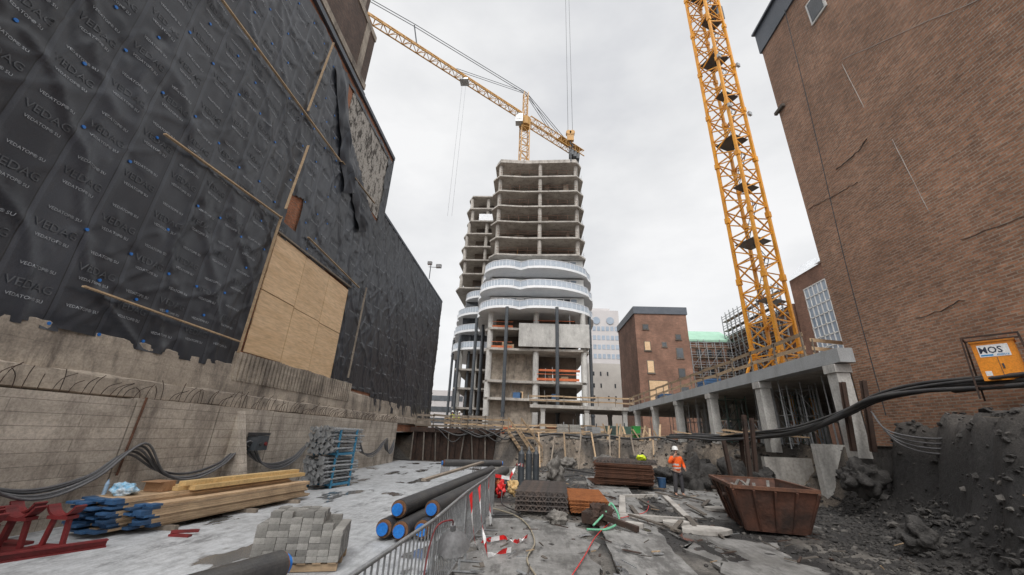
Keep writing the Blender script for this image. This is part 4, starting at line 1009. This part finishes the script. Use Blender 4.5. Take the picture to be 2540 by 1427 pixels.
def tape(pts,w_,label):
    mb=MB();P=[];
    for (a,b_) in zip(pts,pts[1:]):
        a=Vector(a);b_=Vector(b_);n=max(2,int((b_-a).length/.12))
        for k in range(n): P.append(a+(b_-a)*k/n)
    P.append(Vector(pts[-1]))
    for i in range(len(P)-1):
        a=P[i];b_=P[i+1];t0=i*.5;t1=(i+1)*.5
        u0=Vector((.3*math.cos(t0),.2,math.sin(t0)+.4)).normalized()*w_/2;u1=Vector((.3*math.cos(t1),.2,math.sin(t1)+.4)).normalized()*w_/2
        mb.add([a-u0,b_-u1,b_+u1,a+u0],[(0,1,2,3)],(i//2)%2)
    o=mb.obj('barrier_tape',[m_redtape,m_whitetape]);tag(o,label,'barrier tape','pieces of barrier tape')
tape([(-1.0,7.5,1.12),(-.95,7.55,.7),(-.9,7.7,.35),(-.75,7.9,.12)],.09,"red and white barrier tape tied to the barrier")
tape([(-1.0,8.7,1.1),(-.92,8.6,.6),(-.8,8.3,.3),(-.7,8.0,.1),(-.3,8.5,.08)],.09,"red and white barrier tape tied to the barrier")
tape([(-.9,8.9,.1),(-.5,9.4,.08),(-.2,9.0,.1),(0,9.6,.08)],.08,"red and white barrier tape tangled on the ground")
tape([(-1.0,10.5,1.1),(-.9,10.3,.5),(-.85,10.2,.15)],.08,"red and white barrier tape tied to the barrier")
tape([(-1.1,13.2,.9),(-.6,13.5,.8),(-.4,14,1.2),(-.2,15,1.1)],.1,"red and white barrier tape strung between posts")
lm=thing('work_lamp',"round galvanised work lamp with wire guard hanging on a barrier","lamp",(-.93,5.6,.78));lm.rotation_euler=(math.radians(25),0,0)
mb=MB();prof=[(.03,.2),(.06,.19),(.1,.15),(.17,.08),(.2,.02),(.215,0)]
n=20
for r,z in prof:
    for k in range(n): t=2*math.pi*k/n;mb.v.append((r*math.cos(t),r*math.sin(t),z))
for i in range(len(prof)-1):
    for k in range(n): mb.f.append((i*n+k,i*n+(k+1)%n,(i+1)*n+(k+1)%n,(i+1)*n+k));mb.m.append(0)
mb.cyl((0,0,.19),(0,0,.27),.035,10);mb.obj('lamp_shade',mat('dull_metal',(.20,.20,.205),(.11,.11,.11),5,.6,.3),lm,True)
mb=MB()
for k in range(6):
    t=math.pi*k/6;mb.tube([(.2*math.cos(t),.2*math.sin(t),0),(.15*math.cos(t),.15*math.sin(t),-.1),(0,0,-.14),(-.15*math.cos(t),-.15*math.sin(t),-.1),(-.2*math.cos(t),-.2*math.sin(t),0)],.005,4,0,3)
mb.obj('wire_guard',m_steel,lm)
mb=MB();mb.cyl((0,0,-.08),(0,0,.1),.05,10);mb.obj('bulb',m_frame,lm,True)
mb=MB();mb.tube([(0,0,.27),(0,-.1,.4),(-.15,-.3,.42),(-.15,-.8,.2),(-.1,-1.2,-.3)],.01,5);mb.obj('flex',m_red,lm)
gm=MB();L=1.5
for s_ in (-.06,.06): gm.beam((0,s_,.0),(L,s_,.0),.02,.02)
gm.beam((0,0,.12),(L,0,.12),.022,.022)
for i in range(9):
    y=i*L/9
    for s_ in (-.06,.06): gm.beam((y,s_,0),(y+L/18,0,.12),.016,.016);gm.beam((y+L/18,0,.12),(y+L/9,s_,0),.016,.016)
g0=gm.obj('lattice_girder',m_rebar);tag(g0,"grey steel lattice girder in a bundled stack","lattice girder","stacked lattice girders");first=True
for j in range(4):
    for i in range(20):
        if first:o=g0;first=False
        else:o=g0.copy();C.objects.link(o)
        o.location=(-.38+.012*i+R.uniform(-.03,.03),12.5+i*.15+.07*(j%2),.1+j*.12);o.rotation_euler=(0,0,R.uniform(-.02,.02)+.03)
def rmat(w_,l,sp,m,r=.011):
    mb=MB();i=0
    while i*sp<=w_+.001: mb.beam((i*sp,0,0),(i*sp,l,0),r*2,r*2);i+=1
    i=0
    while i*sp<=l+.001: mb.beam((0,i*sp,r*2),(w_,i*sp,r*2),r*2,r*2);i+=1
    return mb.obj('rebar_mesh',m)
r1=rmat(1.1,2.6,.1,m_rustO);tag(r1,"bright orange rusty reinforcement mesh in a flat stack","rebar mesh","rusty reinforcement mats");r1.location=(1.25,12.6,.08)
for j in range(1,8):
    o=r1.copy();C.objects.link(o);o.location=(1.22+R.uniform(-.05,.05),12.6+R.uniform(-.07,.07),.08+j*.045);o.rotation_euler=(0,0,R.uniform(-.03,.03)-.04)
r2=rmat(2.6,2.6,.15,m_rust,.014);tag(r2,"dark rusty reinforcement mesh in a tall stack","rebar mesh","tall stack of reinforcement mats");r2.location=(3.1,20.0,.1)
for j in range(1,18):
    o=r2.copy();C.objects.link(o);o.location=(3.1+R.uniform(-.08,.08),20.0+R.uniform(-.08,.08),.1+j*.052);o.rotation_euler=(0,0,R.uniform(-.03,.03)-.22)
for i in range(14):
    for q in (0,1):
        o=g0.copy();C.objects.link(o);o.location=(3.15+1.25*q+.04*i,20.05+i*.17-.28*q,1.04);o.rotation_euler=(0,0,-.22);o["label"]="grey steel lattice girder on the tall mesh stack"
for cx,cy in ((-4.7,22.5),(-4.2,24.5),(-2.9,21.8)):
    mb=MB()
    for i in range(5):
        for j in range(2): mb.cyl((cx+i*.1,cy+j*.25,.03),(cx+i*.1+.01,cy+j*.25,.55),.012,5)
    o=mb.obj('starter_bars',m_rustD);tag(o,"cluster of rusty starter bars sticking out of the floor","rebar","starter bar clusters")
# skip
sk=thing('skip_container',"rusty open steel waste skip with dented sides","skip",(5.35,11.35,.05),math.radians(-14))
W=1.68;Lk=3.0;Hk=1.02
outer=[(.15,.25),(W-.15,.25),(W-.15,Lk-.6),(.15,Lk-.6)];top=[(-.1,-.15),(W+.1,-.15),(W+.1,Lk),(-.1,Lk)]
mb=MB();th=.04
def wallgrid(p0,p1,q0,q1,inw,n=14,mth=7):
    b0=len(mb.v);p0,p1,q0,q1=map(Vector,(p0,p1,q0,q1));nr=(p1-p0).cross(q0-p0).normalized()
    for j in range(mth+1):
        for i in range(n+1):
            u=i/n;v=j/mth;p=(p0.lerp(p1,u)).lerp(q0.lerp(q1,u),v);e=math.sin(math.pi*u)*math.sin(math.pi*v)
            mb.v.append(tuple(p+nr*(inw+.07*e*vn(p.x*2+3,p.y*2,p.z*2))))
    for j in range(mth):
        for i in range(n): mb.f.append((b0+j*(n+1)+i,b0+j*(n+1)+i+1,b0+(j+1)*(n+1)+i+1,b0+(j+1)*(n+1)+i));mb.m.append(0)
for i in range(4):
    k=(i+1)%4
    wallgrid((*outer[i],0),(*outer[k],0),(*top[i],Hk),(*top[k],Hk),0);wallgrid((*outer[i],0),(*outer[k],0),(*top[i],Hk),(*top[k],Hk),-.04)
mb.box(.15,.25,-.0,W-.15,Lk-.6,.05)
mb.obj('hull',m_rustS,sk)
mb=MB()
for i in range(4):
    a=Vector((*top[i],Hk));b_=Vector((*top[(i+1)%4],Hk));mb.beam(a,b_,.1,.08)
mb.obj('rim',m_rust,sk)
for k in range(5):
    mb=MB();t=k/4;xb=.15+(W-.3)*t;xt_=-.1+(W+.2)*t;mb.beam((xb,.22,.05),(xt_,-.2,Hk-.06),.05,.04);mb.obj('stiffening_rib',m_rustS,sk)
for k in range(1,5):
    t=k/5
    for s_ in (0,1):
        mb=MB();xb=.12 if s_==0 else W-.12;xt_=-.14 if s_==0 else W+.14;mb.beam((xb,.25+(Lk-.85)*t,.05),(xt_,-.15+(Lk+.15)*t,Hk-.06),.05,.04);mb.obj('stiffening_rib',m_rustS,sk)
for s_ in (-.12,W+.12):
    for yy in (.6,2.3): mb=MB();mb.cyl((s_-.1,yy,.75),(s_+.1,yy,.75),.05,10);mb.obj('lifting_lug',m_rustD,sk)
mb=MB()
for i in range(150): rock(mb,(R.uniform(.15,W-.15),R.uniform(.2,Lk-.4),R.uniform(.45,.72)),(R.uniform(.05,.16),)*3,i*1.7)
for i in range(8):
    x=R.uniform(.2,W-.4);y=R.uniform(.5,2.0);mb.beam((x,y,.75),(x+R.uniform(-.5,.5),y+R.uniform(.3,.9),1.0),.08,.03)
o=mb.obj('rubble_load',m_greyrock,sk);o["kind"]="stuff"
# rubble
mb=MB()
cnt=0
while cnt<9000:
    if cnt<5000: y=R.uniform(3,17);x=R.uniform(3.5,12.3)
    else: y=R.uniform(4,33);x=R.uniform(-1.0,13)
    h,d,nr=terr(x,y)
    if d<-.0:
        if R.random()>.2+(.5 if d>-1.6 else 0): continue
    if x>12.3 and y<16: continue
    if nr>.5 and d>1.5 and R.random()<.75: continue
    if nr>.5 and d>0: s_=R.choice((.015,.02,.025,.03,.04,.05,.05,.07))*R.uniform(.7,1.3)*(1.6 if R.random()<.05 else 1)
    else: s_=R.choice((.015,.02,.03,.04,.05,.07))*R.uniform(.7,1.3)*(1.8 if d>0 and R.random()<.3 else 1)
    rock(mb,(x,y,h+s_*.15),(s_*R.uniform(.8,1.5),s_,s_*R.uniform(.5,.9)),cnt*.37,0 if (R.random()<(.5 if nr<.5 else .09)) else 1,False,.7);cnt+=1
o=mb.obj('rubble',[m_greyrock,m_blackrock]);o["kind"]="stuff"
mb=MB()
for i in range(420):
    x=R.uniform(-.9,8.5);y=R.uniform(6,30);h,d,nr=terr(x,y);z=max(h,.05)+.02
    a=R.uniform(0,6.3);l=R.uniform(.06,.4)*(1.6 if y>18 else 1);w_=R.choice((.015,.02,.04,.07))
    mb.beam((x,y,z),(x+math.cos(a)*l,y+math.sin(a)*l,z+R.uniform(0,.06)),w_,.015,R.choice((0,0,0,1,2,3,3)))
o=mb.obj('site_debris',[m_woodM,m_wood,m_steel,m_rustD]);o["kind"]="stuff"
for i,(x,y,s_,z) in enumerate(((7.9,20.5,.6,.4),(8.9,22.2,.7,.5),(9.6,20.4,.6,.45),(7.3,23.2,.5,.3),(10.9,14.4,.5,1.2),(1.3,20.8,.38,.5),(8.3,9.8,.3,.35),(9.9,24.5,.6,.7),(10.2,18.9,.5,.6),(2.6,29.6,.5,.3),(5.2,29.2,.6,.4),(7.4,28.6,.6,.4))):
    mb=MB();rock(mb,(0,0,0),(s_,s_*.9,s_*(1.3 if i in(0,2,5) else .85)),i*3.1+1,0,True,.8);o=mb.obj('soil_boulder',m_blackrock if i not in (5,9,10) else m_greyrock,smooth=True);tag(o,"rough dark lump of broken concrete and soil","boulder","dark lumps on the site");o.location=(x,y,z)
for i,(x,y,s_) in enumerate(((4.4,11.1,.4),(3.9,11.8,.25),(6.2,14.5,.3),(2.6,11.3,.22))):
    mb=MB();n=9;mb.prism([(s_*(1+.35*vn(k*2.3,i,0))*math.cos(2*math.pi*k/n)*1.5,s_*(1+.35*vn(k*1.3,i,5))*math.sin(2*math.pi*k/n)) for k in range(n)],0,.09);o=mb.obj('broken_slab',m_conc);tag(o,"broken flat piece of pale concrete on the mud","slab fragment","broken concrete pieces");o.location=(x,y,.04)
for i in range(12):
    x=R.choice((R.uniform(5.2,7.5),R.uniform(2.9,4.5)));y=R.uniform(13,18) if x>5 else R.uniform(11,15);mb=MB();a=R.uniform(1.0,2.2);l=R.uniform(.3,.9);mb.beam((x-math.cos(a)*l,y-math.sin(a)*l,.1),(x+math.cos(a)*l,y+math.sin(a)*l,.12+.05*R.random()),.12,.035);tag(mb.obj('timber_plank',m_woodM),"muddy loose plank lying on the ground","plank","loose planks in the mud")
cable('rubber_hose',[(-1.2,13,.06),(-.4,12,.06),(0.0,10.8,.06),(.15,9.2,.06),(.0,8,.06),(.2,6.8,.06),(.1,5.4,.06)],.016,mat('hose_beige',(.42,.37,.27),(.30,.26,.19),3,.6,.1),"beige hose snaking across the ground",'hose')
cable('extension_lead',[(.3,6.0,.06),(1.0,8.2,.07),(1.6,10.2,.07),(2.4,12.0,.07),(3.5,13.2,.1),(4.2,15.4,.1)],.009,m_redtape,"red extension lead across the concrete path",'cable')
cable('lifting_strap',[(1.6,10.9,.1),(2.0,11.3,.35),(2.2,11.6,.5),(2.3,11.2,.2),(1.9,10.7,.08),(1.4,10.6,.07)],.026,m_strap,"green lifting strap lying over a lump of rubble",'strap')
cable('rubber_hose',[(-1.2,16,.06),(-.9,14.6,.3),(-.8,13.6,.06),(-.2,12.2,.06),(-.9,11.8,.06)],.02,m_blackpl,"thin black hose on the ground",'hose')
cable('rubber_hose',[(2.8,24,.1),(1.5,22.5,.1),(.8,19.8,.15),(1.8,18,.1),(1.4,16.8,.1)],.03,m_blackpl,"thin black hose on the ground",'hose')
cable('rubber_hose',[(9,26,.5),(7.5,24.5,.1),(5.8,24.2,.1),(4.2,25.5,.1),(2,27.5,.2)],.04,m_blackpl,"thin black hose on the ground",'hose')
mb=MB();mb.beam((1.55,11.6,.3),(2.6,10.6,.12),.12,.12);mb.beam((1.5,11.2,.2),(1.9,11.9,.25),.3,.25);rock(mb,(1.8,11.4,.25),(.3,.25,.25),5.5,0,True);tag(mb.obj('breaker_attachment',m_rustD),"heavy rusty excavator attachment lying on the ground","excavator attachment")
mb=MB();rock(mb,(.75,11.3,.15),(.22,.2,.16),8.2,0,True);tag(mb.obj('cement_lump',m_greyrock,smooth=True),"round grey lump of cement on the ground","cement lump")
for i,(x,y,z0,z1,lx) in enumerate(((9.3,18.4,0,3.3,.15),(9.75,18.8,0,3.2,.2),(8.9,19.0,0,2.2,-.1),(11.0,14.6,2,4.3,.15),(11.25,14.1,2,4.3,.2),(10.4,21,0,2.6,.1))):
    mb=MB();mb.beam((0,-.07,0),(lx*1.5,-.07,z1-z0),.14,.015,up=(0,1,0));mb.beam((0,.07,0),(lx*1.5,.07,z1-z0),.14,.015,up=(0,1,0));mb.beam((0,0,0),(lx*1.5,0,z1-z0),.015,.14,up=(0,1,0))
    o=mb.obj('steel_pile',m_rustD);tag(o,"rusty steel section pile standing up from the ground","steel pile","rusty steel piles");o.location=(x,y,z0)
mb=MB();mb.box(11.6,17.3,0,14.0,17.6,2.2);tag(mb.obj('basement_wall',m_concL),"pale concrete basement wall fragment beside the bank","wall")
mb=MB();mb.box(10.3,18.8,0,12.3,19.05,1.6);tag(mb.obj('basement_wall',m_conc),"pale concrete basement wall fragment beside the bank","wall")
gb=thing('gas_cylinder',"tall grey gas cylinder standing in the middle of the site","gas cylinder",(-.0,18.6,.03),0,"gas cylinders")
mb=MB();mb.cyl((0,0,0),(0,0,1.3),.14,12);mb.cyl((0,0,1.3),(0,0,1.45),.14,12,r2=.05);mb.obj('body',m_dark,gb,True)
mb=MB();mb.cyl((0,0,1.45),(0,0,1.6),.04,8);mb.obj('valve',m_steel,gb)
for x,y in ((.32,18.7),(-.33,18.5)): copy_thing(gb,(x,y,.03))
for i,(x,y,m_) in enumerate(((-1.2,16.5,m_netting),(-1.0,15.6,m_redtape),(-.6,16.2,m_woodY),(-.9,17.2,m_dark))):
    mb=MB();rock(mb,(0,0,.2),(.16,.16,.24),i*2.3+4,0,True,.9);o=mb.obj('rubbish_bag',m_,smooth=True);tag(o,"crumpled bag of site rubbish beside the pipes","bag","bags beside the pipes");o.location=(x,y,.03)
mb=MB();mb.cyl((0,0,0),(0,0,.4),.17,14,r2=.2);mb.cyl((0,0,.4),(0,0,.42),.21,14);o=mb.obj('bucket',m_blueE,smooth=False);tag(o,"blue plastic bucket beside the mesh stack","bucket");o.location=(6.3,20.5,.03)
mb=MB();rock(mb,(0,0,.12),(.22,.2,.12),2.2,0,True);o=mb.obj('safety_vest',m_hivY,smooth=True);tag(o,"crumpled yellow safety vest lying on the mesh stack","vest");o.location=(5.4,20.4,1.15)

# ================================================================ PEOPLE
def skin_mesh(joints,edges,root=0,sub=2):
    bm=bmesh.new();ly=bm.verts.layers.skin.verify();V=[]
    for (p,r) in joints:
        v=bm.verts.new(p);v[ly].radius=(r[0],r[1]) if isinstance(r,tuple) else (r,r);V.append(v)
    V[root][ly].use_root=True
    for a,b_ in edges: bm.edges.new((V[a],V[b_]))
    me=bpy.data.meshes.new('s');bm.to_mesh(me);bm.free()
    o=bpy.data.objects.new('s',me);C.objects.link(o);o.modifiers.new('k','SKIN');md=o.modifiers.new('u','SUBSURF');md.levels=sub;md.render_levels=sub
    dg=bpy.context.evaluated_depsgraph_get();dg.update();m2=bpy.data.meshes.new_from_object(o.evaluated_get(dg))
    g=([tuple(v.co) for v in m2.vertices],[tuple(p.vertices) for p in m2.polygons]);bpy.data.objects.remove(o);bpy.data.meshes.remove(m2);return g
def person(loc,rz,jm,label,raised=True,s=1.0):
    t=thing('person',label,'person',loc,rz);t.scale=(s,s,s)
    RE=(-.36,-.10,1.22) if raised else (-.27,.03,1.14);RW=(-.17,-.24,1.50) if raised else (-.28,-.12,.92)
    RH=(-.11,-.20,1.60) if raised else (-.27,-.17,.83)
    LE=(.31,.02,1.15);LW=(.24,-.20,1.02);LH=(.2,-.28,1.0)
    J=[((0,0,.96),(.15,.11)),((0,.0,1.15),(.14,.10)),((0,.0,1.36),(.17,.11)),((0,.01,1.50),(.06,.06)),((0,-.005,1.58),(.06,.07)),((0,-.01,1.67),(.078,.095)),((0,0,1.75),(.06,.07)),
       ((-.10,0,.90),(.09,.09)),((-.13,-.02,.50),(.06,.065)),((-.15,.01,.10),(.042,.045)),((-.17,-.15,.04),(.04,.03)),
       ((.10,0,.90),(.09,.09)),((.13,-.03,.50),(.06,.065)),((.15,.01,.10),(.042,.045)),((.17,-.15,.04),(.04,.03)),
       ((-.19,.0,1.42),.065),(RE,.045),(RW,.032),(RH,.035),((.19,.0,1.42),.065),(LE,.045),(LW,.032),(LH,.035)]
    E=[(0,1),(1,2),(2,3),(3,4),(4,5),(5,6),(0,7),(7,8),(8,9),(9,10),(0,11),(11,12),(12,13),(13,14),(2,15),(15,16),(16,17),(17,18),(2,19),(19,20),(20,21),(21,22)]
    v,f=skin_mesh(J,E);mb=MB();mb.add(v,f,0)
    for H_,Wr in ((RH,RW),(LH,LW)):
        H_=Vector(H_);d=(H_-Vector(Wr)).normalized();sd=d.cross(Vector((0,1,.3))).normalized();nn=d.cross(sd)
        for k,l in enumerate((.062,.072,.068,.052)):
            b1_=H_+sd*(k-1.5)*.019+d*.02;mb.tube([b1_,b1_+d*l*.55,b1_+d*l*.8+nn*l*.4],.009,5,0,2)
        b1_=H_+sd*-.035-d*.01;mb.tube([b1_,b1_-sd*.03+d*.03,b1_-sd*.03+d*.06],.01,5,0,2)
    mb.add([(-.014,-.098,1.655),(.014,-.098,1.655),(0,-.125,1.655),(0,-.1,1.69)],[(0,2,1),(0,3,2),(2,3,1)],0)
    for x in (-.033,.033): mb.cyl((x,-.102,1.685),(x,-.092,1.685),.011,6,1)
    mb.box(-.025,-.103,1.618,.025,-.09,1.626,2)
    for x in (-.088,.082): mb.box(x-.002,-.01,1.64,x+.008,.02,1.70,0)
    mb.obj('body',[m_skin,m_dark,m_red],t,True)
    Jt=[((0,0,.98),(.165,.125)),((-.10,0,.88),(.105,.11)),((-.13,-.02,.50),(.082,.088)),((-.15,.01,.13),(.07,.075)),((.10,0,.88),(.105,.11)),((.13,-.03,.50),(.082,.088)),((.15,.01,.13),(.07,.075))]
    v,f=skin_mesh(Jt,[(0,1),(1,2),(2,3),(0,4),(4,5),(5,6)]);mb=MB();mb.add(v,f,0);mb.obj('trousers',m_trous,t,True)
    for s_ in (-1,1):
        mb=MB();v,f=skin_mesh([((s_*.15,.03,.05),(.055,.05)),((s_*.165,-.08,.05),(.055,.045)),((s_*.175,-.18,.04),(.05,.035))],[(0,1),(1,2)],0,1);mb.add(v,f,0);mb.obj('boot',m_dark,t,True)
    Jj=[((0,0,.90),(.19,.145)),((0,0,1.12),(.185,.14)),((0,.0,1.36),(.205,.145)),((0,.01,1.47),(.10,.09)),((-.20,.0,1.41),.088),(RE,.068),(tuple(Vector(RE)*.2+Vector(RW)*.8),.055),((.20,.0,1.41),.088),(LE,.068),(tuple(Vector(LE)*.2+Vector(LW)*.8),.055)]
    v,f=skin_mesh(Jj,[(0,1),(1,2),(2,3),(2,4),(4,5),(5,6),(2,7),(7,8),(8,9)]);mb=MB()
    mb.add(v,f,0)
    for i,fc_ in enumerate(f):
        zc=sum(v[q][2] for q in fc_)/len(fc_);xc=sum(v[q][0] for q in fc_)/len(fc_)
        if (1.0<zc<1.06 or 1.14<zc<1.19) and abs(xc)<.24: mb.m[i]=1
    mb.obj('jacket',[jm,m_silver],t,True)
    mb=MB();n=18;prof=[(.145,1.725),(.125,1.73),(.12,1.78),(.10,1.835),(.06,1.865),(.0,1.875)]
    for r,z in prof:
        for q in range(n):
            a=2*math.pi*q/n;fwd=1.25 if (r>.14 and math.sin(a)<-.2) else 1.;mb.v.append((r*.92*math.cos(a),r*1.1*math.sin(a)*fwd,z))
    for i in range(len(prof)-1):
        for q in range(n): mb.f.append((i*n+q,i*n+(q+1)%n,(i+1)*n+(q+1)%n,(i+1)*n+q));mb.m.append(0)
    mb.obj('helmet',m_helm,t,True)
    return t
p=person((6.0,17.4,.04),math.radians(10),m_hivO,"worker in orange jacket and white helmet with hand raised")
ph=MB();ph.box(-.02,-.012,-.07,.02,.012,.07);o=ph.obj('mobile_phone',m_dark);tag(o,"dark mobile phone held by the worker in orange","phone");o.location=(5.9,17.22,1.68)
person((-8.1,42,2.37),math.radians(200),m_hivY,"worker in yellow jacket and white helmet on the platform",False)
person((-7.5,42.6,2.37),math.radians(100),m_hivY,"worker in yellow jacket turned sideways on the platform",False)
fl=thing('floodlight_mast',"small floodlights fixed on the roof edge of the black building","floodlight",(-9.7,33,15.5))
mb=MB();mb.cyl((0,0,0),(0,0,1.4),.04,6);mb.beam((-.1,-.3,1.1),(.8,.3,1.3),.04,.04);mb.obj('pole',m_dark,fl)
mb=MB();mb.box(.5,.0,1.2,1.0,.25,1.55);mb.obj('lamp_head',m_steel,fl)
mb=MB();mb.box(-.2,-.5,1.3,.2,-.25,1.6);mb.obj('lamp_head',m_steel,fl)
